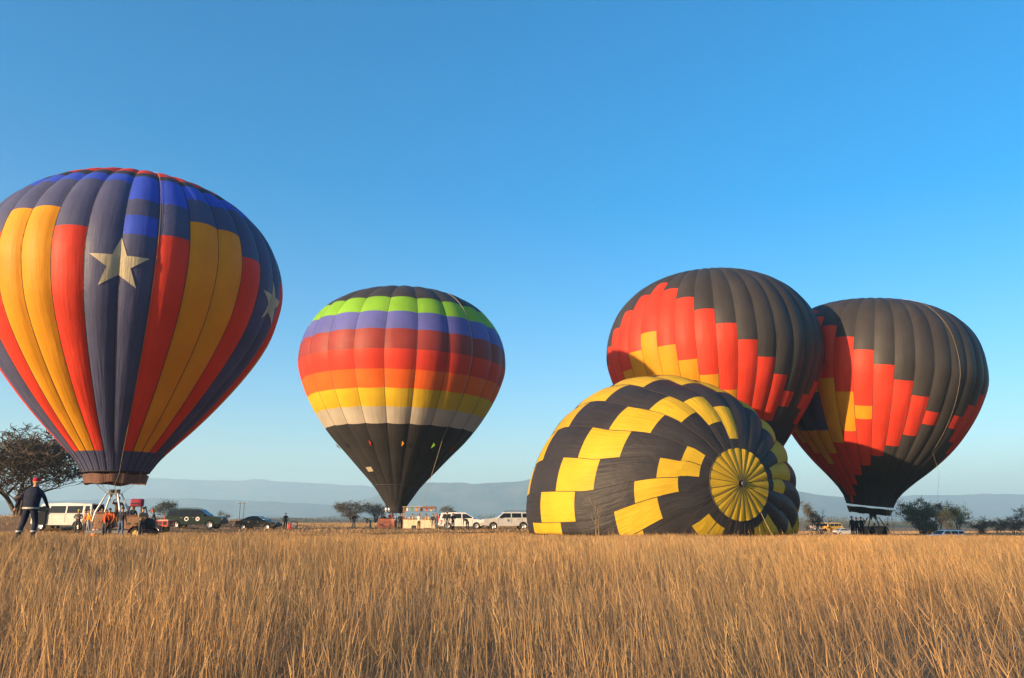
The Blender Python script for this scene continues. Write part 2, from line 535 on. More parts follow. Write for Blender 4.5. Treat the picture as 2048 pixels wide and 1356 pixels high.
# ------------------------------------------------------------------ baskets and burners
def wicker():
    m, nt, b, out = new_mat('wicker')
    b.inputs['Roughness'].default_value = 0.75
    tc = nt.nodes.new('ShaderNodeTexCoord')
    br = nt.nodes.new('ShaderNodeTexBrick')
    br.inputs['Scale'].default_value = 9.0
    br.inputs['Color1'].default_value = (0.36, 0.20, 0.10, 1)
    br.inputs['Color2'].default_value = (0.26, 0.13, 0.065, 1)
    br.inputs['Mortar'].default_value = (0.07, 0.035, 0.02, 1)
    br.inputs['Mortar Size'].default_value = 0.03
    mp = nt.nodes.new('ShaderNodeMapping'); mp.inputs['Rotation'].default_value = (math.pi / 2, 0, 0)
    nt.links.new(tc.outputs['Object'], mp.inputs[0]); nt.links.new(mp.outputs[0], br.inputs['Vector'])
    nt.links.new(br.outputs['Color'], b.inputs['Base Color'])
    bp = nt.nodes.new('ShaderNodeBump'); bp.inputs['Strength'].default_value = 0.8; bp.inputs['Distance'].default_value = 0.03
    nt.links.new(br.outputs['Fac'], bp.inputs['Height']); bp.invert = True
    nt.links.new(bp.outputs[0], b.inputs['Normal'])
    return m
WICKER = wicker()
LEATHER = simple('leather_trim', (0.10, 0.045, 0.03), 0.5)
STEEL = simple('brushed_steel', (0.55, 0.55, 0.56), 0.35, 0.9)
WHITE_PAD = simple('white_padding', (0.75, 0.74, 0.70), 0.7)
BLACK = simple('black_rubber', (0.02, 0.02, 0.022), 0.7)
DARKMETAL = simple('dark_metal', (0.06, 0.06, 0.065), 0.5, 0.4)
REDPAINT = simple('red_paint', (0.45, 0.03, 0.03), 0.4, coat=0.3)
MAGENTA = simple('magenta_cover', (0.24, 0.018, 0.045), 0.7)

def basket(root, off, w, d, h, woven=None):
    """woven basket as a part with trim and floor skid below it; off = position relative to root"""
    x, y, z = off
    mb = MB()
    t = 0.06
    def rr(hw, hd, zz, k=5, rad=0.18):
        pts = []
        for cx, cy, a0 in ((hw - rad, hd - rad, 0), (-hw + rad, hd - rad, 90), (-hw + rad, -hd + rad, 180), (hw - rad, -hd + rad, 270)):
            for i in range(k + 1):
                a = R(a0 + 90 * i / k)
                pts.append((x + cx + rad * math.cos(a), y + cy + rad * math.sin(a), zz))
        return pts
    rings = []
    for f in (0, 0.33, 0.66, 1):
        bow = 0.04 * math.sin(math.pi * f)
        rings.append(rr(w / 2 + bow, d / 2 + bow, z + h * f))
    for f in (1, 0.05):
        rings.append(rr(w / 2 - t, d / 2 - t, z + h * f))
    n = len(rings[0])
    vs = [p for r_ in rings for p in r_]
    fs = []
    for j in range(len(rings) - 1):
        for i in range(n):
            fs.append((j * n + i, j * n + (i + 1) % n, (j + 1) * n + (i + 1) % n, (j + 1) * n + i))
    fs.append(tuple((len(rings) - 1) * n + i for i in range(n)))
    mb.add(vs, fs)
    b = mb.build('basket', woven or WICKER, root)
    ring = rr(w / 2 - 0.01, d / 2 - 0.01, z + h + 0.02)
    MB().tube(ring + ring[:2], 0.06, 6).build('rim', LEATHER, b)
    MB().box((x, y, z + 0.04), (w + 0.1, d + 0.1, 0.10)).build('skid', LEATHER, b, bevel=0.02)
    for sx in (-1, 1):
        MB().box((x + sx * w * 0.22, y - d / 2 - 0.055, z + h * 0.42), (0.16, 0.03, 0.10)).build('foot_hole', BLACK, b)
    return b

def burner_frame(root, off, w, d, h, pad, can_mat, ncan=2, lean=0.35, can_h=0.34):
    """four padded uprights, the top ring and the burner cans"""
    x, y, z = off
    tw, td = w * lean, d * lean
    for sx in (-1, 1):
        for sy in (-1, 1):
            MB().tube([(x + sx * w / 2, y + sy * d / 2, z), (x + sx * (w / 2 * 0.82 + tw / 2 * 0.18), y + sy * (d / 2 * .82 + td / 2 * .18), z + h * 0.35), (x + sx * tw / 2, y + sy * td / 2, z + h)], [0.055, 0.06, 0.04], 7).build('upright', pad, root, smooth=True)
    sq = [(x - tw / 2, y - td / 2, z + h), (x + tw / 2, y - td / 2, z + h), (x + tw / 2, y + td / 2, z + h), (x - tw / 2, y + td / 2, z + h), (x - tw / 2, y - td / 2, z + h)]
    MB().tube(sq, 0.03, 6).build('burner_ring', STEEL, root)
    for i in range(ncan):
        cx = x + (i - (ncan - 1) / 2) * 0.34
        c = MB().lathe([(0.01, -0.16), (0.07, -0.15), (0.08, 0.0), (0.15, 0.02), (0.155, can_h), (0.13, can_h), (0.12, 0.04)], 14, (cx, y, z + h - 0.02)).build('burner', can_mat, root, smooth=False)
        MB().tube([(cx + 0.05 * math.cos(k) * 1.5, y + 0.075 * math.sin(k), z + h + 0.06 + 0.012 * k) for k in np.linspace(0, 14, 40)], 0.012, 4).build('coil', STEEL, c)
        MB().tube([(cx, y - 0.05, z + h - 0.15), (cx + 0.02, y - 0.1, z + h - 0.45)], 0.016, 5).build('valve_handle', BLACK, c)

def cables(env, root, off, n, z_from, r_from, w, d, z):
    """suspension wires from the mouth to the burner ring"""
    for i in range(n):
        t = 2 * math.pi * (i + 0.5) / n
        zz = z_from
        x, y = r_from * math.cos(t), r_from * math.sin(t)
        sx = 1 if math.cos(t) > 0 else -1
        sy = 1 if math.sin(t) > 0 else -1
        MB().tube([tuple(env.lean(x, y, zz)), (off[0] + sx * w / 2, off[1] + sy * d / 2, z)], 0.008, 4).build('cable', STEEL, root)

def hang_line(root, pts, rad=0.018, name='crown_line', mat=None):
    MB().tube(pts, rad, 5).build(name, mat or ROPE, root)

# ------------------------------------------------------------------ the five balloons
def striped_star_balloon():
    prof = [(0.39, 2.12), (1.15, 2.62), (1.85, 3.2), (3.31, 4.51), (4.77, 5.77), (6.22, 6.91), (7.68, 7.95), (9.14, 8.86), (10.6, 9.57), (12.06, 10.0), (13.52, 10.22), (14.95, 10.09), (16.27, 9.72), (17.49, 9.1), (18.6, 8.25), (19.57, 7.19), (20.39, 5.95), (21.03, 4.54), (21.49, 3.0), (21.74, 1.35), (21.80, 0.0)]
    N = 32
    e = Env(prof, -27.487, 56.0, 3.794, -0.005, 0.003, N, -6.0, 0.23, 0.842)
    root = tag(empty('hot_air_balloon', e.base), 'tall balloon with gold, red and navy stripes and pale stars, leftmost', 'balloon', 'standing hot air balloons')
    # gore 0 is right of the star seam: navy navy red gold gold red, repeated
    kinds = ['navy', 'red', 'gold', 'gold', 'red', 'navy']
    L = e.L
    band = L - 1.62
    for g in range(N):
        k = kinds[(g if g < 16 else g - 32) % 6]
        cuts = [(1.9, 7.2, 'red'), (7.2, 8.1, 'black')]
        if g == 0:
            cuts += [(8.1, 11.1, 'royal'), (11.1, 12.45, 'navy'), (12.45, 13.8, 'royal'), (13.8, band, 'navy')]
        elif g == 1:
            cuts += [(8.1, 11.1, 'royal'), (11.1, 13.55, 'navy'), (13.55, band, 'red')]
        else:
            bl = 9.25 if g not in (2, 3) else 9.9
            cuts += [(8.1, bl, 'royal')]
            if k == 'navy': cuts += [(bl, band, 'navy')]
            elif k == 'red': cuts += [(bl, 13.5, 'navy'), (13.5, band, 'red')]
            else: cuts += [(bl, 12.05, 'navy'), (12.05, band, 'gold')]
        cuts += [(band, L, 'navy')]
        for a0, a1, m in cuts:
            e.patch(root, g, a0, a1, m)
    cap_disc(e, root, 'red', 2.1, 0.5)
    e.tapes(root, 2.0, L - 0.05)
    e.ring(root, L - 0.03, 0.03, TAPE, 'mouth_hoop')
    cloth_ring(e, root, 'skirt', 'brown', 0.24, 2.08, -0.36, 1.93, 0.05, seed=4)
    # stars sewn over the seams between the navy gores
    for q in range(-2, 3):
        tri = []
        c = (0.0, 0.0)
        pts = []
        for i in range(10):
            rad = 1.68 if i % 2 == 0 else 0.66
            t = math.pi / 2 + i * math.pi / 5
            pts.append((rad * math.cos(t), rad * math.sin(t)))
        for i in range(10):
            tri.append((c, pts[i], pts[(i + 1) % 10]))
        vs, fs = [], []
        m = 8
        for (A, B, C) in tri:
            idx = {}
            for i in range(m + 1):
                for j in range(m + 1 - i):
                    u, v = i / m, j / m
                    p = (A[0] + (B[0] - A[0]) * u + (C[0] - A[0]) * v, A[1] + (B[1] - A[1]) * u + (C[1] - A[1]) * v)
                    idx[i, j] = len(vs); vs.append(p)
            for i in range(m):
                for j in range(m - i):
                    fs.append((idx[i, j], idx[i + 1, j], idx[i, j + 1]))
                    if i + j < m - 1:
                        fs.append((idx[i + 1, j], idx[i + 1, j + 1], idx[i, j + 1]))
        P = np.array(vs)
        a = 15.75 - P[:, 1]
        rr = np.interp(a, e.arc, e.r)
        az = -6.0 + 67.5 * q + np.degrees(P[:, 0] * 1.05 / rr)
        V = e.point(az, a, 0.03)
        mesh_obj('star', V.tolist(), [f[::-1] for f in fs], FAB['silver'], root, np.stack([P[:, 0], a], 1), smooth=True)
    # crown line down the front, then hanging to the ground crew
    aa = np.linspace(3, L, 26)
    pts = [tuple(p) for p in e.point(np.full(26, 6.0 - 0.9 * np.linspace(0, 1, 26)), aa, 0.10)]
    pts.append((0.4, -1.8, 1.2))
    hang_line(root, pts, 0.008)
    # burner frame and basket on the trailer
    off = (0.22, -0.4, 0.55)
    basket(root, off, 1.45, 1.2, 0.85)
    burner_frame(root, (off[0], off[1], off[2] + 0.40), 1.55, 1.2, 1.55, WHITE_PAD, DARKMETAL, 2, 0.40, 0.26)
    cables(e, root, off, 12, 0.39, 2.1, 0.6, 0.48, off[2] + 1.95)
    return e

def rainbow_balloon():
    prof = [(-1.62, 0.95), (-0.8, 1.22), (0.0, 1.75), (1.52, 2.80), (3.44, 4.55), (5.15, 6.12), (6.87, 7.74), (8.59, 9.09), (10.31, 10.22), (12.03, 11.12), (13.75, 11.80), (15.46, 12.22), (17.42, 12.12), (18.98, 11.71), (20.36, 11.03), (21.58, 10.11), (22.62, 8.93), (23.48, 7.53), (24.15, 5.91), (24.62, 4.07), (24.88, 1.98), (24.94, 0.0)]
    N = 22
    e = Env(prof, -13.46, 95.0, 3.391, 0.018, -0.003, N, -10.0, 0.15)
    root = tag(empty('hot_air_balloon', e.base), 'rainbow banded balloon with black top and black cone, standing alone', 'balloon', 'standing hot air balloons')
    a_scoop = float(np.interp(-1.52, -e.z, e.arc))
    bands = [(2.2, 10.87, 'black'), (10.87, 13.26, 'green'), (13.26, 15.43, 'blue'), (15.43, 17.61, 'maroon'), (17.61, 19.75, 'red'), (19.75, 21.83, 'orange'), (21.83, 23.96, 'yellow'), (23.96, 26.04, 'beige'), (26.04, a_scoop - 0.1, 'coal')]
    for g in range(N):
        for a0, a1, m in bands:
            e.patch(root, g, a0, a1, m)
        # scoop below the mouth, closed towards the wind, open on the far side
        if (g * 360 / N + e.seam0) % 360 < 120 or (g * 360 / N + e.seam0) % 360 > 225:
            e.patch(root, g, a_scoop + 0.06, e.L, 'coal', 'scoop_panel')
    cap_disc(e, root, 'black', 2.4)
    e.tapes(root, 2.2, a_scoop, 0.026)
    e.ring(root, a_scoop - 0.05, 0.05, TAPE, 'mouth_hoop')
    # pennants tied to the lower envelope
    for az, a, c in ((-58, 28.4, 'blue'), (-28, 28.2, 'red'), (2, 28.2, 'gold'), (31, 28.2, 'green'), (58, 28.4, 'maroon'), (-84, 28.2, 'silver')):
        p = e.point(az, a, 0.10); q = e.point(az + 1.8, a + 0.25, 0.25); w = e.point(az, a + 0.8, 0.12)
        n = Vector((p[0], p[1], 0)).normalized() * 0.02
        vs = [Vector(t) + s_ * n for s_ in (-1, 1) for t in (p, q, w)]
        mesh_obj('pennant', vs, [(0, 1, 2), (5, 4, 3), (0, 3, 4, 1), (1, 4, 5, 2), (2, 5, 3, 0)], FAB[c], root, [(0, 0)] * 6)
    # small registration patch on the lower left
    vs, fs = [], []
    for i in range(4):
        for j in range(4):
            vs.append(tuple(e.point(-52 + 3.5 * i, 32.0 + 0.22 * j, 0.06)))
    for i in range(3):
        for j in range(3):
            fs.append((i * 4 + j, i * 4 + j + 1, (i + 1) * 4 + j + 1, (i + 1) * 4 + j))
    mesh_obj('patch', vs, fs, FAB['silver'], root, [(0, 0)] * 16)
    aa = np.linspace(8, 27.0, 22)
    pts = [tuple(p) for p in e.point(np.full(22, 37.0), aa, 0.12)]
    pts += [(4.4, -4.0, 6.0), (2.9, -3.4, 1.2)]
    hang_line(root, pts, 0.022)
    off = (-0.9, -0.8, 0.05)
    basket(root, off, 2.0, 1.5, 1.15, simple('red_wicker', (0.42, 0.14, 0.08), 0.75, var=0.3, scale=14, bump=0.6))
    burner_frame(root, (off[0], off[1], 0.9), 1.5, 1.1, 1.25, DARKMETAL, STEEL, 2, 0.5, 0.25)
    cables(e, root, off, 8, -1.4, 0.9, 0.7, 0.5, 2.1)
    return e

def diamond_balloon(prof, X, D, zm, tx, ty, p0, c_top, step, label, k=1.0):
    N = 36
    e = Env(prof, X, D, zm, tx, ty, N, p0 - 5.0, 0.20, k)
    root = tag(empty('hot_air_balloon', e.base), label, 'balloon', 'standing hot air balloons')
    L = e.L
    for g in range(N):
        p = ((g + 9) % 18) - 9
        if p == -9: p = 9
        d = abs(p)
        edges = {}
        # (row range, colour): nested diamonds of red, gold and navy on black
        spans = []
        def half(k):
            return (c_top - k * step, c_top + (k + 1) * step)
        levels = [('red', 8 - d), ('gold', 4 - d), ('navy', 1 if d <= 1 else -1)]
        marks = [(2.0, 'black')]
        segs = [(2.0, L, 'black')]
        for col, k in levels:
            if k < 0: continue
            t0, t1 = half(k)
            new = []
            for (a0, a1, c) in segs:
                if a1 <= t0 or a0 >= t1: new.append((a0, a1, c)); continue
                if a0 < t0: new.append((a0, t0, c))
                new.append((max(a0, t0), min(a1, t1), col))
                if a1 > t1: new.append((t1, a1, c))
            segs = new
        for a0, a1, c in segs:
            if c == 'black' and a0 > c_top: c = 'coal' if False else 'black'
            e.patch(root, g, a0, a1, c, nu=6)
    cap_disc(e, root, 'black', 2.2)
    e.tapes(root, 2.0, L - 0.05, 0.020)
    e.ring(root, L - 0.03, 0.03, TAPE, 'mouth_hoop')
    return e, root

def near_diamond_balloon():
    prof = [(0.0, 1.9), (1.4, 2.95), (2.8, 4.03), (4.2, 5.05), (5.61, 6.02), (7.01, 6.95), (8.41, 7.83), (9.81, 8.56), (11.21, 9.07), (12.61, 9.35), (14.12, 9.25), (15.39, 8.92), (16.52, 8.39), (17.52, 7.66), (18.39, 6.74), (19.11, 5.65), (19.67, 4.4), (20.07, 2.99), (20.29, 1.42), (20.34, 0.0)]
    e, root = diamond_balloon(prof, 18.142, 70.0, 2.497, -0.013, -0.001, -32.5, 18.05, 1.325,
                              'black balloon with stepped red and gold diamond, directly behind the yellow checkered envelope')
    cloth_ring(e, root, 'skirt', 'coal', -0.12, 1.85, -0.75, 1.65, 0.04, seed=9)
    off = (-0.2, -0.3, 0.0)
    basket(root, off, 2.0, 1.5, 1.15)
    burner_frame(root, (off[0], off[1], 0.8), 1.8, 1.3, 1.2, DARKMETAL, STEEL, 2, 0.5)
    cables(e, root, off, 10, 0.0, 1.85, 0.9, 0.65, 2.0)
    return e

def far_diamond_balloon():
    prof = [(0.95, 1.93), (1.55, 2.15), (2.18, 2.55), (3.41, 3.72), (4.64, 4.99), (5.88, 6.11), (7.11, 7.0), (8.34, 7.71), (9.57, 8.3), (10.81, 8.75), (12.04, 9.07), (13.0, 9.10), (13.87, 9.0), (15.11, 8.73), (16.16, 8.28), (17.04, 7.66), (17.79, 6.87), (18.4, 5.91), (18.87, 4.77), (19.2, 3.43), (19.38, 1.81), (19.42, 0.0)]
    e, root = diamond_balloon(prof, 31.968, 73.0, 1.328, 0.1077, -0.0428, -45.0, 16.95, 1.165,
                              'black balloon with stepped red and gold diamond, rightmost, leaning right with open mouth', 1.019)
    cloth_ring(e, root, 'skirt', 'coal', 0.72, 1.88, 0.22, 1.66, 0.03, seed=11)
    aa = np.linspace(3, 20.5, 24)
    pts = [tuple(p) for p in e.point(np.linspace(36, 50, 24), aa, 0.06)]
    pts += [(4.4, -4.6, 5.6), (3.5, -4.6, 1.2)]
    hang_line(root, pts, 0.009)
    off = (0.2, -0.3, 0.0)
    basket(root, off, 1.8, 1.4, 1.1)
    burner_frame(root, (off[0], off[1], 0.7), 1.7, 1.3, 1.25, DARKMETAL, DARKMETAL, 2, 0.45)
    cables(e, root, off, 10, 0.95, 1.9, 0.8, 0.6, 1.95)
    return e

def checkered_balloon():
    """half filled envelope lying on its side with the crown towards the camera"""
    N = 24
    # arc length profile from the crown: (distance back along the axis, radius)
    ctrl = [(0.0, 0.0), (0.06, 1.3), (0.30, 2.75), (0.75, 4.1), (1.45, 5.5), (2.4, 6.8), (3.6, 7.95), (5.1, 8.9), (6.9, 9.45), (8.8, 9.6), (10.8, 9.3), (13.0, 8.5), (15.4, 7.2), (17.8, 5.6), (20.0, 4.0), (21.8, 2.6), (22.6, 2.2)]
    t = np.array([c[0] for c in ctrl]); r = np.array([c[1] for c in ctrl])
    arc0 = np.concatenate([[0], np.cumsum(np.hypot(np.diff(t), np.diff(r)))])
    dense = np.linspace(0, arc0[-1], 400)
    tt = np.interp(dense, arc0, t); rr = np.interp(dense, arc0, r)
    ker = np.ones(15) / 15
    tt = np.convolve(np.pad(tt, 7, mode='edge'), ker, 'valid'); rr = np.convolve(np.pad(rr, 7, mode='edge'), ker, 'valid')
    rr[0] = 0.0
    L = arc0[-1]
    eq = np.array([gx(1333, 57.0), 57.0])
    ax = np.array([0.42, -0.9075]); ax /= np.hypot(*ax)
    wv = np.array([-ax[1], ax[0]])                # to the right in the picture
    crown = eq + ax * 7.9
    base = Vector((eq[0], eq[1], float(hgt(eq[0], eq[1]))))
    w = 360.0 / N
    seam0 = 172.5
    def point(th, a, off=0.0):
        th = np.asarray(th, float); a = np.asarray(a, float)
        T = np.interp(a, dense, tt); Q = np.interp(a, dense, rr)
        dT = np.interp(a, dense, np.gradient(tt, dense)); dQ = np.interp(a, dense, np.gradient(rr, dense))
        u = ((seam0 - th) / w) % 1.0
        fade = np.clip(a / 4.0, 0.15, 1.0)
        side = 0.13 + 0.13 * np.cos(np.radians(th - 20))
        bl = side * Q * math.sin(math.pi / N) * (1 - np.abs(2 * u - 1) ** 2.0) * fade + off
        nQ, nT = dT, -dQ                          # outward in (radius, along axis back)
        ln = np.hypot(nQ, nT) + 1e-9
        Q2 = Q * 0.99 + bl * nQ / ln; T2 = T + bl * nT / ln
        c, s_ = np.cos(np.radians(th)), np.sin(np.radians(th))
        zc = 3.2 - 1.35 * sstep(0, 5, T) - 1.2 * sstep(11, 22, T)
        sg = np.sign(s_) * np.abs(s_) ** np.where(Q > 4, 1.1, 1.0)
        z = np.maximum(zc + Q2 * sg * np.where(s_ > 0, 0.975, 1.0), 0.03 + 0.01 * Q2)
        wd = Q2 * c
        x = crown[0] - ax[0] * T2 + wv[0] * wd - base.x
        y = crown[1] - ax[1] * T2 + wv[1] * wd - base.y
        # crown sags to the lower right
        return np.stack([x, y, z], -1)
    root = tag(empty('hot_air_balloon', base), 'black balloon envelope with yellow zigzag checks, half inflated, lying on the grass', 'balloon')
    def patch(g, a0, a1, mat, nu=8):
        nv = max(2, int(round((a1 - a0) / 0.4)) + 1)
        uu = np.linspace(0, 1, nu + 1)
        th = seam0 - (g + np.clip(uu, 0.0005, 0.9995)) * w
        A, B = np.meshgrid(th, np.linspace(a0, a1, nv))
        V = point(A, B).reshape(-1, 3)
        UV = np.stack(np.meshgrid(g + uu, np.linspace(a0, a1, nv) + 6), -1).reshape(-1, 2)
        k = np.arange((nv - 1) * nu); q = (k // nu) * (nu + 1) + k % nu
        F = np.stack([q, q + 1, q + nu + 2, q + nu + 1], 1)
        mesh_obj('panel', V.tolist(), F.tolist(), FAB[mat], root, UV, smooth=True)
    A0, ST = 2.95, 1.33
    def row_at(i):
        return A0 + ST * min(i, 7) + 1.72 * max(0, i - 7)
    rows = 7 + int((L - row_at(7)) / 1.72)
    for g in range(N):
        gs = g if g < 14 else g - 24
        cols = ['lemon' if (i + gs) % 5 in (0, 1) and i < 16 else 'ink' for i in range(rows)]
        if g == 6: cols[0] = 'ink'
        segs = [[2.1, A0, 'ink']]
        for i, c in enumerate(cols):
            a0, a1 = row_at(i), row_at(i + 1) if i < rows - 1 else L
            if i > 3:
                nx_ = cols[i + 1] if i < rows - 1 else c
                pv_ = cols[i - 1]
                if c == 'lemon' and nx_ == 'ink': a1 += 0.42
                if c == 'ink' and pv_ == 'lemon' and i > 4: a0 += 0.42
            if segs[-1][2] == c: segs[-1][1] = a1
            else: segs.append([a0, a1, c])
        for a0, a1, c in segs:
            patch(g, a0, a1, c)
        # wedge of the yellow parachute valve, slightly proud
        for h_ in range(1):
            uu = np.linspace(0, 1, 5)
            th = seam0 - (g + np.clip(uu, 0.001, 0.999)) * w
            A, B = np.meshgrid(th, np.linspace(0.12, 2.28, 7))
            V = point(A, B, 0.03).reshape(-1, 3)
            # each wedge of the valve puffs out between its seams
            puff = (np.sin(np.pi * np.tile(uu, 7)) * 0.05 * np.repeat(np.linspace(0.1, 1, 7), 5))
            V[:, 0] += ax[0] * (puff + 0.05); V[:, 1] += ax[1] * (puff + 0.05)
            UV = np.stack(np.meshgrid(g + uu, np.linspace(0.1, 1.9, 7)), -1).reshape(-1, 2)
            k = np.arange(6 * 4); q = (k // 4) * 5 + k % 4
            mesh_obj('valve_panel', V.tolist(), np.stack([q, q + 1, q + 6, q + 5], 1).tolist(), FAB['lemon'], root, UV, smooth=True)
            P = point(np.full(9, seam0 - g * w), np.linspace(0.1, 2.28, 9), 0.05)
            P[:, 0] += ax[0] * 0.05; P[:, 1] += ax[1] * 0.05
            MB().tube([tuple(p) for p in P], 0.015, 4).build('valve_tape', TAPE, root)
        P = point(np.full(40, seam0 - g * w), np.linspace(2.28, L - 0.1, 40), 0.008)
        MB().tube([tuple(p) for p in P], 0.022, 4).build('load_tape', TAPE, root)
    P = point(np.linspace(0, 360, 73), np.full(73, 2.29), 0.05)
    P[:, 0] += ax[0] * 0.03; P[:, 1] += ax[1] * 0.03
    MB().tube([tuple(p) for p in P], 0.045, 5).build('valve_rim', TAPE, root)
    hub = point(0, 0.05, 0.06)
    o = MB().lathe([(0.02, 0.10), (0.17, 0.09), (0.20, 0.02), (0.17, -0.05)], 14).build('crown_ring', DARKMETAL, root)
    o.location = (hub[0] + ax[0] * 0.07, hub[1] + ax[1] * 0.07, hub[2])
    o.rotation_euler = Vector((ax[0], ax[1], 0.05)).to_track_quat('Z', 'Y').to_euler()
    hx, hy, hz = o.location
    q0 = point(-48, 2.29, 0.08)
    hang_line(root, [tuple(q0), (q0[0] + 0.2, q0[1] - 0.25, q0[2] * 0.55), (q0[0] + 0.5, q0[1] - 0.5, 0.05)], 0.014)
    return root

striped_star_balloon()
rainbow_balloon()
near_diamond_balloon()
far_diamond_balloon()
checkered_balloon()

# ------------------------------------------------------------------ trees and bushes
BARK = simple('bark', (0.075, 0.058, 0.045), 0.95, var=0.3, scale=8, bump=0.6)
def leaf_mat(name, c, tr=0.25):
    m, nt, b, out = new_mat(name)
    b.inputs['Roughness'].default_value = 0.8
    b.inputs['Specular IOR Level'].default_value = 0.15
    oi = nt.nodes.new('ShaderNodeNewGeometry')
    n = nt.nodes.new('ShaderNodeTexNoise'); n.inputs['Scale'].default_value = 0.9; n.inputs['Detail'].default_value = 5
    nt.links.new(oi.outputs['Position'], n.inputs['Vector'])
    r = nt.nodes.new('ShaderNodeValToRGB')
    r.color_ramp.elements[0].color = tuple(k * 0.7 for k in c) + (1,); r.color_ramp.elements[0].position = 0.35
    r.color_ramp.elements[1].color = tuple(k * 1.35 for k in c) + (1,); r.color_ramp.elements[1].position = 0.65
    nt.links.new(n.outputs['Fac'], r.inputs['Fac']); nt.links.new(r.outputs[0], b.inputs['Base Color'])
    t = nt.nodes.new('ShaderNodeBsdfTranslucent'); nt.links.new(r.outputs[0], t.inputs['Color'])
    mx = nt.nodes.new('ShaderNodeMixShader'); mx.inputs[0].default_value = tr
    nt.links.new(b.outputs[0], mx.inputs[1]); nt.links.new(t.outputs[0], mx.inputs[2]); nt.links.new(mx.outputs[0], out.inputs['Surface'])
    return m
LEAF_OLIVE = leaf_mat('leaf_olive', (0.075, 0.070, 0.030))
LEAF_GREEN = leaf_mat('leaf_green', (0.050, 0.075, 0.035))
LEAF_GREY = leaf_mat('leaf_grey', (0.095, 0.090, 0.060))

def make_tree(name, label, loc, height, spread, trunk_r, seed, depth=6, fork=3, lean=(0, 0), leaves=2500, leaf=0.05, lmat=None, low=0.25, droop=0.0, group=None, flat=0.75, nt=1, clump=0.5, twig=0.012):
    rr = random.Random(seed)
    root = tag(empty(name, loc), label, 'tree', group)
    thick, fine, tips = MB(), MB(), []
    def grow(p, d, ln, rad, lev):
        n = 3 if lev < 3 else 2
        pts, rads = [p], [rad]
        q, dd = p.copy(), d.copy()
        for i in range(n):
            dd = (dd + Vector((rr.uniform(-1, 1), rr.uniform(-1, 1), rr.uniform(-0.7, 0.7) - droop * lev * 0.15)) * (0.16 + 0.05 * lev)).normalized()
            q = q + dd * ln / n
            pts.append(q.copy()); rads.append(rad * (1 - 0.4 * (i + 1) / n))
        (thick if lev < 3 else fine).tube(pts, rads, 7 if lev < 2 else (4 if lev < 4 else 3), cap=False)
        if lev >= depth:
            tips.append((q, dd)); return
        if lev >= depth - 1: tips.append((q, dd))
        k = fork if lev < depth - 1 else fork + 1
        for i in range(k):
            a = 2 * math.pi * (i + rr.random() * 0.7) / k
            side = Vector((math.cos(a), math.sin(a), 0))
            t = rr.uniform(0.35, 0.75)
            nd = (dd * (1 - t) + side * t + Vector((0, 0, 0.12 * (1 - flat)))).normalized()
            j = len(pts) - 1 if i < 2 else rr.randint(1, len(pts) - 1)
            grow(pts[j].copy(), nd, ln * rr.uniform(0.62, 0.86), max(rads[j] * rr.uniform(0.52, 0.72), twig), lev + 1)
    for s_ in range(nt):
        d0 = Vector((lean[0] + (s_ - (nt - 1) / 2) * 0.5, lean[1] + rr.uniform(-.1, .1), 1)).normalized()
        grow(Vector((0.12 * s_, 0, -0.15)), d0, height * low, trunk_r, 0)
    # fit the crown to the wanted size
    allz = [v[2] for v in fine.v] or [1]
    ax_ = float(np.percentile([abs(v[0]) for v in fine.v], 97))
    fz = height / float(np.percentile(allz, 99)); fx = spread / ax_
    def fitv(v):
        f = min(1, max(0, v[2] / (height * 0.3)))
        return (v[0] * (1 + (fx - 1) * f), v[1] * (1 + (fx - 1) * f), v[2] * fz)
    thick.v = [fitv(v) for v in thick.v]; fine.v = [fitv(v) for v in fine.v]
    thick.build('trunk', BARK, root, smooth=True)
    fo = mesh_obj('crown', fine.v, fine.f, BARK, root)
    if leaves:
        vs, fs = [], []
        for i in range(leaves):
            p, d = rr.choice(tips)
            p = Vector(fitv(p)) + Vector((rr.gauss(0, clump), rr.gauss(0, clump), rr.gauss(0, clump * 0.7)))
            if p.z < 0.3: continue
            a = Vector((rr.gauss(0, 1), rr.gauss(0, 1), rr.gauss(0, 1))).normalized() * leaf * rr.uniform(0.6, 1.5)
            b = a.cross(Vector((rr.gauss(0, 1), rr.gauss(0, 1), rr.gauss(0, 1)))).normalized() * leaf * 0.5
            k = len(vs)
            vs += [p - a, p + b, p + a, p - b]; fs.append((k, k + 1, k + 2, k + 3))
        mesh_obj('foliage', vs, fs, lmat or LEAF_OLIVE, fo)
    return root

make_tree('mesquite_tree', 'big spreading leafless mesquite tree behind the white van', spot(30, 78), 8.0, 7.9, 0.17, 12, depth=7, fork=3, lean=(0.0, 0), nt=3, leaves=2600, leaf=0.045, lmat=LEAF_OLIVE, low=0.15, droop=0.12, clump=0.12, twig=0.012, flat=-1.2)
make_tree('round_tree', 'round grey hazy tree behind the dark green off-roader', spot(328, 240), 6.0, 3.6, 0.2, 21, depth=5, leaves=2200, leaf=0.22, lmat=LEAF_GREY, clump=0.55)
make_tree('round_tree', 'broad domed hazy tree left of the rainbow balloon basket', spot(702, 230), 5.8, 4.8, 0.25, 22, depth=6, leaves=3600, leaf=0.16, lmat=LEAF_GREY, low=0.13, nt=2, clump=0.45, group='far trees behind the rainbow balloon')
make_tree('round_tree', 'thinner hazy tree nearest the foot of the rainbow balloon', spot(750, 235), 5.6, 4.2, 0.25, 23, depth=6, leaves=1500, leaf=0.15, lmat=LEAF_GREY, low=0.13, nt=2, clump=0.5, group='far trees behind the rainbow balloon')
make_tree('round_tree', 'small hazy tree showing above the white minivan roof', spot(893, 330), 6.4, 3.2, 0.2, 24, depth=5, leaves=1600, leaf=0.22, lmat=LEAF_GREY, clump=0.5)
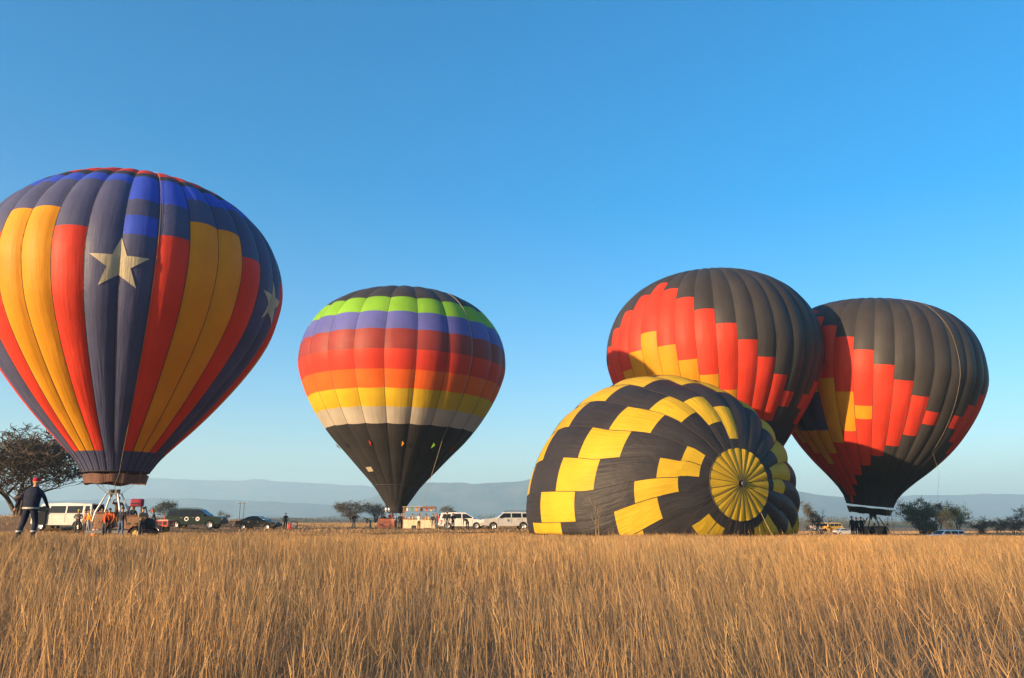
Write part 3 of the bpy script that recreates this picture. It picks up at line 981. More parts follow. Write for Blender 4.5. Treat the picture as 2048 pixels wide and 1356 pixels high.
make_tree('shrub', 'small distant shrub above the bonnet of the dark green off-roader', spot(443, 320), 4.2, 2.4, 0.1, 25, depth=4, leaves=500, leaf=0.2, lmat=LEAF_GREY, clump=0.5)
make_tree('bushy_tree', 'big dark green bushy tree left of the half hidden white estate car', spot(1842, 150), 6.6, 4.1, 0.2, 31, depth=6, leaves=6500, leaf=0.13, lmat=LEAF_GREEN, low=0.14, nt=3, clump=0.35, group='green trees beyond the right field edge')
make_tree('bushy_tree', 'pale narrow tree right behind the half hidden white estate car', spot(1874, 160), 6.2, 2.2, 0.15, 32, depth=5, leaves=2200, leaf=0.13, lmat=LEAF_GREY, low=0.16, nt=2, clump=0.35, group='green trees beyond the right field edge')
make_tree('bushy_tree', 'dark spiky small tree between two paler trees at right', spot(1892, 145), 5.2, 1.6, 0.12, 33, depth=5, leaves=1500, leaf=0.11, lmat=LEAF_GREEN, low=0.16, nt=2, clump=0.3, group='green trees beyond the right field edge')
make_tree('bushy_tree', 'green rounded tree at the right end of the tree group', spot(1914, 150), 5.9, 2.1, 0.15, 34, depth=5, leaves=2500, leaf=0.12, lmat=LEAF_GREEN, low=0.16, nt=2, clump=0.33, group='green trees beyond the right field edge')
make_tree('bare_tree', 'bare twiggy tree cut off by the right picture edge', spot(2056, 120), 5.2, 2.6, 0.12, 35, depth=6, leaves=0, low=0.2, nt=2)
make_tree('shrub', 'bare dark shrub right beside the checkered envelope', spot(1631, 95), 3.4, 1.4, 0.06, 36, depth=5, leaves=0, low=0.2, nt=2)
make_tree('round_tree', 'pale hazy narrow tree peeping out behind the checkered envelope', spot(1619, 190), 7.0, 1.5, 0.12, 37, depth=5, leaves=1800, leaf=0.15, lmat=LEAF_GREY, nt=2, clump=0.35)
for i, (px, d, h_, w_) in enumerate(((1955, 170, 3.4, 3.0), (1992, 185, 3.2, 3.4), (2025, 175, 3.6, 2.6))):
    make_tree('shrub', ('low brown bush right of the tree group', 'widest low brown bush near the right edge', 'low brown bush before the bare tree at right')[i], spot(px, d), h_, w_, 0.06, 40 + i, depth=5, leaves=700, leaf=0.13, lmat=LEAF_OLIVE, low=0.15, nt=3, clump=0.4, group='low bushes at the right field edge')

# ------------------------------------------------------------------ utility pole pair
def pole_frame():
    p = spot(482, 260)
    root = tag(empty('utility_pole', p), 'distant wooden pole pair with cross arm behind the dark sedan', 'utility pole')
    W = simple('weathered_wood', (0.10, 0.085, 0.07), 0.9)
    for x in (-0.65, 0.65):
        MB().tube([(x, 0, -0.3), (x * 0.97, 0, 6.6)], [0.13, 0.09], 8).build('pole', W, root)
    MB().box((0, 0, 6.2), (3.2, 0.14, 0.16)).build('cross_arm', W, root)
    for x in (-1.4, 0, 1.4):
        MB().lathe([(0.02, 0), (0.07, 0.02), (0.05, 0.12), (0.07, 0.16), (0.02, 0.3)], 8, (x, 0, 6.28)).build('insulator', STEEL, root)
pole_frame()

# ------------------------------------------------------------------ vehicles
def paint(name, c, rough=0.3):
    dark = max(c) < 0.1
    return simple(name, c, rough, 0.0, 0.25 if dark else 0.5, var=0.08, scale=2.0, coat=0.08 if dark else 0.5)
def glass():
    m, nt, b, out = new_mat('vehicle_glass')
    b.inputs['Base Color'].default_value = (0.012, 0.015, 0.018, 1)
    b.inputs['Roughness'].default_value = 0.12
    b.inputs['Specular IOR Level'].default_value = 0.22
    return m
GLASS = glass()
LIGHT_GLASS = simple('headlamp_glass', (0.75, 0.75, 0.72), 0.12, 0.0, 0.7, var=0.05)
TAIL = simple('tail_lamp', (0.5, 0.015, 0.01), 0.25)
TYRE = simple('tyre', (0.018, 0.018, 0.018), 0.85)
RIM = simple('wheel_rim', (0.50, 0.50, 0.50), 0.35, 0.8)
DARK_RED = simple('dark_red_paint', (0.16, 0.016, 0.016), 0.5)
RIM_YELLOW = simple('yellow_rim', (0.62, 0.45, 0.16), 0.5)
PLASTIC = simple('dark_plastic', (0.035, 0.035, 0.037), 0.6)
CHROME = simple('chrome', (0.6, 0.6, 0.6), 0.2, 0.9)

def wheel(root, x, y, r, w, rim=None):
    k = MB().lathe([(r * 0.62, -w / 2), (r * 0.93, -w / 2), (r, -w * 0.32), (r, w * 0.32), (r * 0.93, w / 2), (r * 0.62, w / 2)], 22, (x, y, r), 'y').build('tyre', TYRE, root, smooth=False)
    s_ = 1 if y > 0 else -1
    MB().lathe([(0.001, s_ * w * 0.36), (r * 0.16, s_ * w * 0.40), (r * 0.20, s_ * w * 0.22), (r * 0.50, s_ * w * 0.30), (r * 0.63, s_ * w * 0.45), (r * 0.63, -s_ * w * 0.45)], 22, (x, y, r), 'y').build('rim', rim or RIM, k)
    for i in range(5):
        a = 2 * math.pi * i / 5
        MB().tube([(x + r * .15 * math.cos(a), y + s_ * w * .38, r + r * .15 * math.sin(a)), (x + r * .56 * math.cos(a), y + s_ * w * .36, r + r * .56 * math.sin(a))], r * 0.07, 4).build('spoke', rim or RIM, k)

def vehicle(name, label, cat, loc, rz, sp, mat):
    """side outline vehicle: x forward, y left, z up"""
    root = tag(empty(name, loc, rz), label, cat, sp.get('group'))
    W = sp['W']; wr = sp['wr']; wx = sp['wx']; sill = sp['sill']
    # lower body: upper line front to rear then the bottom with wheel arches
    top = sp['body']
    bottom = [(top[-1][0], sill + 0.10)]
    bottom = []
    x0, x1 = top[-1][0], top[0][0]
    bottom.append((x0 + 0.05, sill + 0.08))
    for cx in sorted(wx):
        ar = wr * 1.18
        bottom.append((cx - ar, sill))
        for i in range(7):
            a = math.pi - math.pi * i / 6
            bottom.append((cx + ar * math.cos(a), wr + ar * math.sin(a)))
        bottom.append((cx + ar, sill))
    bottom.append((x1 - 0.05, sill + 0.08))
    poly = list(top) + bottom
    body = MB().prism(poly, -W / 2, W / 2).build('body', mat, root, bevel=0.05)
    MB().box(((x0 + x1) / 2, 0, sill + 0.2), (x1 - x0 - 0.5, W - 0.5, 0.2)).build('chassis', PLASTIC, root)
    # cabin with tumblehome
    cb = sp['cabin']                               # (rear bottom, rear top, front top, front bottom) (x, z)
    (rbx, rbz), (rtx, rtz), (ftx, ftz), (fbx, fbz) = cb
    w0, w1 = W / 2 - 0.03, W / 2 - sp.get('tumble', 0.16)
    vs = []
    for sgn in (-1, 1):
        vs += [(rbx, sgn * w0, rbz), (rtx, sgn * w1, rtz), ((rtx + ftx) / 2, sgn * w1, max(rtz, ftz) + sp.get('arch', 0.04)), (ftx, sgn * w1, ftz), (fbx, sgn * w0, fbz)]
    fs = [(0, 1, 2, 3, 4), (9, 8, 7, 6, 5), (0, 5, 6, 1), (1, 6, 7, 2), (2, 7, 8, 3), (3, 8, 9, 4), (4, 9, 5, 0)]
    MB().add(vs, fs).build('cabin', sp.get('cabmat', mat), root, bevel=0.06)
    zb = (rbz + fbz) / 2; zt = (rtz + ftz) / 2
    for win in sp['windows']:
        for sgn in (-1, 1):
            vv = []
            for o_ in (0.012, -0.03):
                for (x, z) in win:
                    f = (z - zb) / (zt - zb)
                    vv.append((x, sgn * (w0 + (w1 - w0) * f + o_), z))
            n = len(win)
            ff = [tuple(range(n)), tuple(range(2 * n - 1, n - 1, -1))] + [(i, i + n, (i + 1) % n + n, (i + 1) % n) for i in range(n)]
            MB().add(vv, ff).build('window', GLASS, root)
    def slab(nm, b, t, inset, sgn):
        (bx, bz), (tx, tz) = b, t
        f0, f1 = 0.12, 0.90
        d = Vector((tz - bz, 0, -(tx - bx))).normalized() * sgn
        vv = []
        for o_ in (0.012, -0.03):
            for f, yy in ((f0, -1), (f0, 1), (f1, 1), (f1, -1)):
                wid = (w0 + (w1 - w0) * f) - inset
                vv.append((bx + (tx - bx) * f + d.x * o_, yy * wid, bz + (tz - bz) * f + d.z * o_))
        MB().add(vv, [(0, 1, 2, 3), (7, 6, 5, 4), (0, 4, 5, 1), (1, 5, 6, 2), (2, 6, 7, 3), (3, 7, 4, 0)]).build(nm, GLASS, root)
    slab('windscreen', (fbx, fbz), (ftx, ftz), 0.09, 1)
    if not sp.get('open_tail'):
        slab('rear_window', (rbx, rbz), (rtx, rtz), 0.12, -1)
    for x in wx:
        for sgn in (-1, 1):
            wheel(root, x, sgn * (W / 2 - 0.12), wr, 0.24, sp.get('rim'))
    fz = sp['lamp_z']
    fx = x1 if 'lamp_x' not in sp else sp['lamp_x']
    for sgn in (-1, 1):
        MB().box((fx - 0.02, sgn * (W / 2 - 0.24), fz), (0.10, 0.40, 0.20)).build('headlight', LIGHT_GLASS, root, bevel=0.02)
        MB().box((x0 - 0.0, sgn * (W / 2 - 0.11), sp.get('tail_z', fz + 0.1)), (0.08, 0.20, sp.get('tail_h', 0.3))).build('tail_light', TAIL, root, bevel=0.02)
        MB().box((fbx - 0.35, sgn * (W / 2 + 0.10), fbz + 0.12), (0.14, 0.20, 0.17)).build('mirror', sp.get('mirmat', mat), root, bevel=0.03)
    for hx in sp.get('handles', ()):
        for sgn in (-1, 1):
            MB().box((hx, sgn * (W / 2 + 0.012), zb - 0.12), (0.18, 0.03, 0.04)).build('door_handle', CHROME if mat is not PLASTIC else PLASTIC, root)
    for dx in sp.get('doors', ()):
        for sgn in (-1, 1):
            MB().box((dx, sgn * (W / 2 + 0.001), (sill + zb) / 2 + 0.1), (0.018, 0.012, zb - sill - 0.16)).build('door_gap', BLACK, root)
    MB().box((x1 - 0.02, 0, sill + 0.22), (0.18, W * 0.96, 0.24)).build('front_bumper', sp.get('bump', PLASTIC), root, bevel=0.04)
    MB().box((x0 + 0.02, 0, sill + 0.22), (0.18, W * 0.96, 0.24)).build('rear_bumper', sp.get('bump', PLASTIC), root, bevel=0.04)
    MB().box((x1 + 0.015, 0, fz - 0.02), (0.04, W * 0.5, 0.20)).build('grille', sp.get('grille', PLASTIC), root)
    if sp.get('rack'):
        zr = max(rtz, ftz) + 0.07
        for sgn in (-1, 1):
            MB().tube([(rtx + 0.1, sgn * (w1 - 0.1), zr - 0.06), (rtx + 0.25, sgn * (w1 - 0.1), zr + 0.04), (ftx - 0.35, sgn * (w1 - 0.1), zr + 0.04), (ftx - 0.2, sgn * (w1 - 0.1), zr - 0.06)], 0.025, 6).build('roof_rail', PLASTIC, root)
        for f in (0.15, 0.5, 0.82):
            MB().box((rtx + (ftx - rtx) * f, 0, zr + 0.04), (0.05, 2 * w1 - 0.2, 0.03)).build('rack_bar', PLASTIC, root)
    return root

def disc_emblem(root, x, y, z, r, mats):
    o = MB().lathe([(0.001, -0.012), (r, -0.012), (r, 0.0), (0.001, 0.0)], 18, (x, y, z), 'y').build('emblem', mats[0], root)
    MB().lathe([(0.001, -0.018), (r * 0.62, -0.018), (r * 0.62, -0.013)], 14, (x, y, z), 'y').build('emblem_centre', mats[1], o)

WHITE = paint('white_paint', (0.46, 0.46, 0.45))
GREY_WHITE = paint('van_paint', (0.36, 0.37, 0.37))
GREEN = paint('dark_green_paint', (0.004, 0.014, 0.011), 0.35)
NAVY_P = paint('dark_blue_paint', (0.004, 0.005, 0.011), 0.35)
YELLOW_P = paint('yellow_paint', (0.75, 0.42, 0.06))
SILVER_P = paint('silver_paint', (0.42, 0.43, 0.43))
EMB_W = simple('emblem_white', (0.55, 0.58, 0.56), 0.5)
EMB_R = simple('emblem_red', (0.45, 0.12, 0.10), 0.5)
EMB_B = simple('emblem_blue', (0.12, 0.16, 0.26), 0.5)

SUV = dict(W=1.95, wr=0.39, wx=(-1.62, 1.55), sill=0.42, tumble=0.20,
           body=[(2.58, 0.62), (2.60, 0.95), (2.50, 1.10), (1.35, 1.20), (-2.62, 1.18), (-2.66, 0.62)],
           cabin=((-2.60, 1.17), (-2.42, 1.80), (0.42, 1.82), (1.30, 1.18)),
           windows=[[(-2.38, 1.25), (-1.55, 1.25), (-1.55, 1.68), (-2.25, 1.68)], [(-1.42, 1.25), (-0.42, 1.25), (-0.42, 1.70), (-1.42, 1.70)], [(-0.30, 1.25), (0.98, 1.25), (0.42, 1.70), (-0.30, 1.70)]],
           lamp_z=0.92, tail_z=1.0, tail_h=0.42, handles=(-1.1, 0.0), doors=(-1.48, -0.36, 1.02), rack=True)
# dark green off-roader
o = vehicle('off_roader', 'dark green off-roader with roof rack and round door emblems, facing right', 'car', spot(394, 77), R(0), dict(SUV, cabmat=GREEN), GREEN)
disc_emblem(o, -0.62, -0.985, 0.93, 0.20, (EMB_W, GREEN)); disc_emblem(o, 0.42, -0.985, 0.93, 0.19, (EMB_W, EMB_R))
# white off-roader half behind the checkered envelope
o = vehicle('off_roader', 'white off-roader with dark windows, facing left, tail behind the checkered envelope', 'car', spot(1013, 86), R(180 + 10), dict(SUV, bump=WHITE, grille=CHROME), WHITE)
disc_emblem(o, -0.05, 0.992, 0.95, 0.13, (EMB_B, EMB_W))
# white minivan with open tailgate
MINI = dict(W=1.95, wr=0.35, wx=(-1.55, 1.55), sill=0.34, tumble=0.22, open_tail=True,
            body=[(2.50, 0.55), (2.52, 0.80), (2.25, 0.96), (1.45, 1.08), (-2.50, 1.08), (-2.54, 0.55)],
            cabin=((-2.48, 1.07), (-2.30, 1.74), (0.35, 1.76), (1.55, 1.06)),
            windows=[[(-2.20, 1.15), (-1.25, 1.15), (-1.25, 1.60), (-2.05, 1.60)], [(-1.12, 1.15), (-0.10, 1.15), (-0.10, 1.63), (-1.12, 1.63)], [(0.02, 1.15), (1.22, 1.15), (0.45, 1.60), (0.02, 1.63)]],
            lamp_z=0.80, tail_z=1.15, tail_h=0.6, handles=(-1.0, 0.2), doors=(-1.18, -0.04, 1.1), bump=WHITE)
mv = vehicle('minivan', 'white minivan with raised tailgate and red numeral, facing right beside the stall', 'car', spot(927, 88), R(-6), MINI, WHITE)
tg = MB().add([(-2.34, -0.74, 1.76), (-2.34, 0.74, 1.76), (-3.35, 0.72, 1.98), (-3.35, -0.72, 1.98), (-2.34, -0.74, 1.71), (-2.34, 0.74, 1.71), (-3.33, 0.72, 1.92), (-3.33, -0.72, 1.92)],
             [(0, 1, 2, 3), (7, 6, 5, 4), (0, 4, 5, 1), (1, 5, 6, 2), (2, 6, 7, 3), (3, 7, 4, 0)]).build('tailgate', paint('tailgate_blue', (0.05, 0.11, 0.17)), mv)
MB().box((-2.535, 0, 1.05), (0.03, 1.3, 1.1)).build('boot_opening', BLACK, mv)
for sy in (-0.68, 0.68):
    MB().tube([(-2.45, sy, 1.3), (-2.95, sy, 1.86)], 0.018, 5).build('gas_strut', STEEL, mv)
def digit7(root, x, y, z, h, mat):
    w = h * 0.55; t = h * 0.2
    poly = [(x, z + h), (x + w, z + h), (x + w, z + h - t), (x + w * 0.5, z), (x + w * 0.5 - t * 1.1, z), (x + w - t * 1.4, z + h - t), (x, z + h - t)]
    MB().prism(poly, y, y - 0.012).build('numeral', mat, root)
digit7(mv, -2.36, -0.980, 0.50, 0.46, REDPAINT)
# dark sedan
SEDAN = dict(W=1.78, wr=0.32, wx=(-1.35, 1.36), sill=0.28, tumble=0.26, arch=0.05,
             body=[(2.22, 0.46), (2.26, 0.66), (2.10, 0.80), (1.05, 0.93), (-1.60, 0.98), (-2.20, 0.97), (-2.26, 0.50)],
             cabin=((-1.85, 0.965), (-0.95, 1.38), (0.10, 1.41), (1.15, 0.92)),
             windows=[[(-1.50, 1.01), (-0.42, 1.00), (-0.42, 1.33), (-0.92, 1.31)], [(-0.33, 1.00), (0.88, 0.98), (0.08, 1.34), (-0.33, 1.34)]],
             lamp_z=0.66, tail_z=0.82, tail_h=0.18, handles=(-0.75, 0.3), doors=(-0.38, 0.82), bump=NAVY_P)
vehicle('sedan', 'dark blue saloon car facing right, low in the grass', 'car', spot(518, 88), R(-8), SEDAN, NAVY_P)
# white passenger van, facing left, its front door open
VAN = dict(W=1.95, wr=0.36, wx=(-1.35, 1.62), sill=0.42, tumble=0.16, arch=0.06,
           body=[(2.40, 0.60), (2.42, 0.95), (2.34, 1.16), (2.10, 1.24), (-2.38, 1.24), (-2.42, 0.60)],
           cabin=((-2.38, 1.23), (-2.28, 2.04), (1.72, 2.06), (2.18, 1.23)),
           windows=[[(-2.18, 1.32), (-1.78, 1.32), (-1.78, 1.86), (-2.12, 1.86)], [(-1.60, 1.32), (-0.36, 1.32), (-0.36, 1.86), (-1.60, 1.86)], [(-0.24, 1.32), (0.98, 1.32), (0.98, 1.86), (-0.24, 1.86)], [(1.12, 1.32), (1.92, 1.32), (1.66, 1.86), (1.12, 1.86)]],
           lamp_z=0.90, tail_z=1.0, tail_h=0.4, handles=(-0.9, 0.9), doors=(-1.70, -0.30, 1.05), bump=CHROME)
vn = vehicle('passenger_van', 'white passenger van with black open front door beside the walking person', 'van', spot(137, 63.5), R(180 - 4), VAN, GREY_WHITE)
MB().box((1.55, 1.30, 0.95), (0.86, 0.06, 0.95), R(28)).build('open_door', PLASTIC, vn, bevel=0.03)
MB().box((1.55, 1.30, 1.62), (0.80, 0.03, 0.36), R(28)).build('door_window', GLASS, vn)
MB().box((1.5, 0.985, 0.95), (0.72, 0.03, 0.9)).build('door_opening', BLACK, vn)
# half hidden estate car on the right
EST = dict(SUV, rack=True, bump=WHITE)
vehicle('estate_car', 'white estate car sunk behind the grass before the green trees', 'car', spot(1886, 112), R(180 + 12), EST, paint('estate_white', (0.75, 0.74, 0.70)))
# far vehicles catching the sun beyond the checkered envelope
vehicle('far_van', 'small yellow sunlit van far right of the checkered envelope', 'van', spot(1664, 190) + Vector((0, 0, 0.5)), R(25), dict(VAN, group='far sunlit vehicles'), YELLOW_P)
vehicle('far_van', 'pale sunlit van farthest off, between envelope and yellow van', 'van', spot(1640, 200) + Vector((0, 0, 0.5)), R(8), dict(VAN, group='far sunlit vehicles'), WHITE)
vehicle('far_car', 'silver car far off between the yellow van and the launch crew', 'car', spot(1686, 180), R(10), dict(SEDAN, group='far sunlit vehicles'), SILVER_P)

# ------------------------------------------------------------------ trailers and loose gear
def flat_trailer():
    p = spot(243, 47.0)
    root = tag(empty('flat_trailer', p, R(-2)), 'long low flatbed trailer carrying the balloon baskets, dark red mudguard', 'trailer')
    DB = simple('trailer_wood', (0.10, 0.07, 0.055), 0.85, var=0.3)
    MB().box((0.0, 0, 0.46), (3.1, 1.8, 0.08)).build('deck', DB, root, bevel=0.01)
    for sy in (-1, 1):
        MB().box((0.0, sy * 0.88, 0.40), (3.14, 0.06, 0.16)).build('side_rail', DARKMETAL, root)
        for x in (1.42,):
            wheel(root, x, sy * 1.02, 0.31, 0.2, RIM_YELLOW)
            pts = [(x + 0.42 * math.cos(a), sy * 1.02, 0.31 + 0.42 * math.sin(a)) for a in np.linspace(0.1, math.pi - 0.1, 9)]
            vs = [(q[0], q[1] + o_, q[2]) for q in pts for o_ in (-0.14, 0.14)] + [(q[0] * 1.0, q[1] + o_, q[2] + 0.03) for q in pts for o_ in (-0.14, 0.14)]
            fs = []
            for i in range(8):
                fs += [(2 * i, 2 * i + 1, 2 * i + 3, 2 * i + 2), (18 + 2 * i, 18 + 2 * i + 2, 18 + 2 * i + 3, 18 + 2 * i + 1), (2 * i, 2 * i + 2, 18 + 2 * i + 2, 18 + 2 * i), (2 * i + 1, 18 + 2 * i + 1, 18 + 2 * i + 3, 2 * i + 3)]
            MB().add(vs, fs).build('mudguard', DARK_RED, root)
    MB().tube([(1.6, 0.5, 0.40), (2.5, 0, 0.40), (1.6, -0.5, 0.40)], 0.05, 6).build('drawbar', DARKMETAL, root)
    return p
flat_trailer()

def spare_basket():
    p = spot(273, 46.6) + Vector((0, 0, 0.51))
    root = tag(empty('balloon_basket', p), 'spare wicker basket with dark uprights and magenta burner cover on the trailer', 'basket')
    basket(root, (0, 0, 0), 1.0, 0.95, 0.72)
    for sx in (-1, 1):
        for sy in (-1, 1):
            MB().tube([(sx * 0.43, sy * 0.40, 0.7), (sx * 0.31, sy * 0.28, 1.28)], 0.04, 6).build('upright', BLACK, root)
    MB().box((-0.06, 0, 1.47), (0.64, 0.54, 0.44), R(8)).build('burner_cover', MAGENTA, root, bevel=0.08)
    MB().box((-0.06, -0.28, 1.42), (0.45, 0.03, 0.07), R(8)).build('cover_strap', BLACK, root)
spare_basket()

def fan():
    p = spot(295, 46.9) + Vector((0, 0, 0.50))
    root = tag(empty('duffel_bag', p), 'round black envelope bag at the trailer end over the mudguard', 'bag')
    prof = [(0.05, -0.02), (0.34, 0.0), (0.42, 0.2), (0.40, 0.4), (0.29, 0.55), (0.10, 0.60), (0.01, 0.61)]
    MB().lathe(prof, 18).build('bag_body', simple('black_canvas', (0.02, 0.02, 0.024), 0.85, bump=0.6), root, smooth=True)
    MB().tube([(-0.2, -0.2, 0.5), (-0.1, -0.3, 0.68), (0.1, -0.3, 0.68), (0.2, -0.2, 0.5)], 0.025, 5).build('handle', BLACK, root)
fan()

def red_trailer():
    p = spot(325, 66)
    root = tag(empty('utility_trailer', p), 'small red open utility trailer behind the dark green off-roader', 'trailer')
    for z in (0.55, 0.92):
        for sy in (-0.7, 0.7):
            MB().box((0, sy, z), (1.5, 0.06, 0.09)).build('rail', REDPAINT, root)
    for x in (-0.72, -0.2, 0.35, 0.72):
        for sy in (-0.7, 0.7):
            MB().box((x, sy * 1.01, 0.72), (0.08, 0.07, 0.46)).build('post', REDPAINT, root)
    MB().box((0, 0, 0.5), (1.5, 1.4, 0.06)).build('deck', simple('ply', (0.22, 0.15, 0.10), 0.9), root)
    MB().box((0.02, 0, 0.99), (1.4, 1.3, 0.05)).build('cover', simple('white_sheet', (0.6, 0.58, 0.54), 0.8), root)
    for sy in (-0.8, 0.8):
        wheel(root, 0.0, sy, 0.3, 0.18)
red_trailer()

ORANGE_PL = simple('orange_plastic', (0.85, 0.20, 0.02), 0.5)
def cone(px, D, label, group=None):
    root = tag(empty('traffic_cone', spot(px, D)), label, 'cone', 'orange cones by the trailer')
    MB().box((0, 0, 0.03), (0.42, 0.42, 0.06)).build('base', ORANGE_PL, root, bevel=0.02)
    MB().lathe([(0.17, 0.06), (0.045, 0.80), (0.03, 0.82), (0.001, 0.82)], 14).build('body', ORANGE_PL, root, smooth=False)
    MB().lathe([(0.136, 0.28), (0.108, 0.46)], 14).build('band', simple('cone_band', (0.75, 0.74, 0.7), 0.4), root)
cone(191, 48.0, 'orange traffic cone nearest the man in the yellow jacket')
cone(197, 48.8, 'orange traffic cone closer to the trailer deck')

def red_can():
    root = tag(empty('fuel_can', spot(579, 87)), 'red fuel can standing beside the lone man in black', 'can')
    MB().box((0, 0, 0.28), (0.34, 0.24, 0.50)).build('can_body', REDPAINT, root, bevel=0.05)
    MB().tube([(-0.12, 0, 0.52), (-0.1, 0, 0.62), (0.08, 0, 0.62), (0.1, 0, 0.52)], 0.02, 5).build('handle', REDPAINT, root)
    MB().lathe([(0.035, 0), (0.035, 0.08), (0.001, 0.085)], 10, (0.13, 0, 0.52)).build('cap', BLACK, root)
    root = tag(empty('inflation_fan', spot(588, 87.5)), 'black inflation fan with red frame on the ground right of fuel can', 'fan')
    MB().lathe([(0.40, -0.1), (0.43, 0), (0.40, 0.1), (0.36, 0.08), (0.36, -0.08), (0.40, -0.1)], 24, (0, 0, 0.45), 'y').build('shroud', BLACK, root)
    for i in range(4):
        a = R(90 * i + 20)
        MB().box((0.17 * math.cos(a), 0, 0.45 + 0.17 * math.sin(a)), (0.30 if i % 2 == 0 else 0.09, 0.03, 0.09 if i % 2 == 0 else 0.30)).build('blade', STEEL, root)
    for sx in (-1, 1):
        MB().tube([(sx * 0.3, -0.25, 0.03), (sx * 0.3, 0.0, 0.2), (sx * 0.3, 0.3, 0.03)], 0.025, 5).build('frame', REDPAINT, root)
red_can()

def stall():
    p = spot(839, 92.0)
    root = tag(empty('snack_stall', p, R(3)), 'sunlit snack stall with pale counter and brown awning by the rainbow balloon', 'stall')
    CRE = simple('cream_panel', (0.62, 0.50, 0.34), 0.7, var=0.15)
    WOOD = simple('stall_wood', (0.28, 0.16, 0.09), 0.8, var=0.25)
    w = 3.6
    for i in range(6):
        x = -w / 2 + 0.3 + i * 0.6
        MB().box((x, -0.6, 0.55), (0.585, 0.05, 1.0)).build('counter_panel', CRE, root, bevel=0.01)
    MB().box((0, -0.55, 1.09), (w + 0.1, 0.5, 0.06)).build('counter_top', WOOD, root, bevel=0.01)
    for x in (-w / 2, 0, w / 2):
        for y in (-0.6, 1.2):
            MB().box((x, y, 1.2), (0.07, 0.07, 2.4)).build('post', WOOD, root)
    MB().box((-0.25, 0.3, 2.42), (w - 0.3, 2.1, 0.05)).build('awning', simple('awning', (0.45, 0.38, 0.28), 0.8), root)
    MB().box((w / 2 - 0.7, -0.72, 2.34), (1.6, 0.10, 0.26)).build('sign_board', simple('brown_board', (0.17, 0.08, 0.055), 0.7), root, bevel=0.01)
    for z in (1.5, 1.95):
        MB().box((0, 1.1, z), (w, 0.3, 0.03)).build('shelf', WOOD, root)
    cols = [(0.6, 0.1, 0.05), (0.7, 0.5, 0.1), (0.65, 0.62, 0.55), (0.12, 0.2, 0.08), (0.5, 0.2, 0.05), (0.2, 0.1, 0.06)]
    mats = [simple('packet_colour', c, 0.6) for c in cols]
    BOTTLE_LABELS = ['red bottle at the left end of the stall counter', 'yellow bottle next to the leftmost red one on the stall', 'white bottle third from the left stall end', 'green bottle left of the stall centre', 'orange bottle at the middle of the stall counter', 'brown bottle just right of the stall centre', 'red bottle right of the brown one on the stall', 'yellow bottle second from the right stall end', 'white bottle at the right end of the stall counter']
    BAG_LABELS = ['white bag at the left end under the awning', 'green bag hanging second from left under the awning', 'orange bag hanging left of the awning middle', 'brown bag hanging right of the awning middle', 'red bag hanging second from right under the awning', 'yellow bag at the right end under the awning']
    k = 0
    for i in range(9):
        x = -w / 2 + 0.35 + i * 0.37 + rnd.uniform(-0.05, 0.05)
        h_ = rnd.uniform(0.18, 0.36)
        o_ = MB().lathe([(0.001, 0), (0.07, 0), (0.075, h_ * 0.6), (0.03, h_ * 0.8), (0.032, h_), (0.001, h_)], 8).build('bottle', mats[i % 6], None)
        tag(o_, BOTTLE_LABELS[i], 'bottle', 'bottles on the stall counter')
        o_.location = p + Vector((x, -0.52 + 0.03 * x, 1.125))
        k += 1
    for i in range(6):
        x = -w / 2 + 0.4 + i * 0.55
        o_ = MB().add([(-.14, 0, 0), (.14, 0, 0), (.11, 0.02, -.42), (-.11, 0.02, -.42), (-.14, .06, 0), (.14, .06, 0), (.11, .08, -.42), (-.11, .08, -.42)], [(0, 1, 2, 3), (7, 6, 5, 4), (0, 4, 5, 1), (1, 5, 6, 2), (2, 6, 7, 3), (3, 7, 4, 0)]).build('hanging_bag', mats[(i + 2) % 6], None, bevel=0.02)
        tag(o_, BAG_LABELS[i], 'bag', 'bags hanging in the stall')
        o_.location = p + Vector((x, -0.45 + 0.05 * x, 2.36))
    o_ = MB().box((0, 0, 0.22), (0.5, 0.34, 0.42)).build('crate', BLACK, None, bevel=0.02)
    tag(o_, 'low dark crate on the ground before the stall counter', 'crate')
    o_.location = spot(828, 90.3)
stall()

# dry weed stalks standing before the checkered envelope and near the launch crew
def weed(px, D, h_, label, seed):
    rr = random.Random(seed)
    root = tag(empty('weed_stalk', spot(px, D)), label, 'weed', 'tall dry weed stalks')
    m = simple('dry_weed', (0.20, 0.14, 0.08), 0.9)
    st = MB()
    st.tube([(0, 0, -0.05), (0.03, 0, h_ * 0.5), (-0.02, 0.02, h_)], [0.02, 0.014, 0.006], 5)
    st.build('stem', m, root)
    for i in range(9):
        z = h_ * rr.uniform(0.25, 0.9); a = rr.uniform(0, 6.28); ln = h_ * rr.uniform(0.15, 0.4)
        MB().tube([(0.01, 0, z), (ln * 0.35 * math.cos(a), ln * 0.35 * math.sin(a), z + ln * 0.5), (ln * 0.5 * math.cos(a), ln * 0.5 * math.sin(a), z + ln)], [0.010, 0.007, 0.003], 4).build('twig', m, root)
weed(1191, 40, 1.9, 'tall forked dry weed before the checkered envelope', 3)
weed(1196, 40.6, 1.5, 'shorter dry weed close to the forked weed', 4)
weed(1775, 62, 1.9, 'dry reed clump right of the launch crew basket', 5)
weed(1784, 62.5, 2.2, 'tallest dry reed right of the launch crew', 6)

# ------------------------------------------------------------------ people
SKIN = simple('skin', (0.36, 0.20, 0.13), 0.6)
HAIR = simple('dark_hair', (0.025, 0.018, 0.014), 0.8)
CLOTH = {}
def cloth(c):
    key = tuple(c)
    if key not in CLOTH:
        CLOTH[key] = simple('clothing', c, 0.85, spec=0.15, var=0.2, scale=9, bump=0.4)
    return CLOTH[key]

def rot(v, ax_, a):
    return Matrix.Rotation(a, 3, ax_) @ v

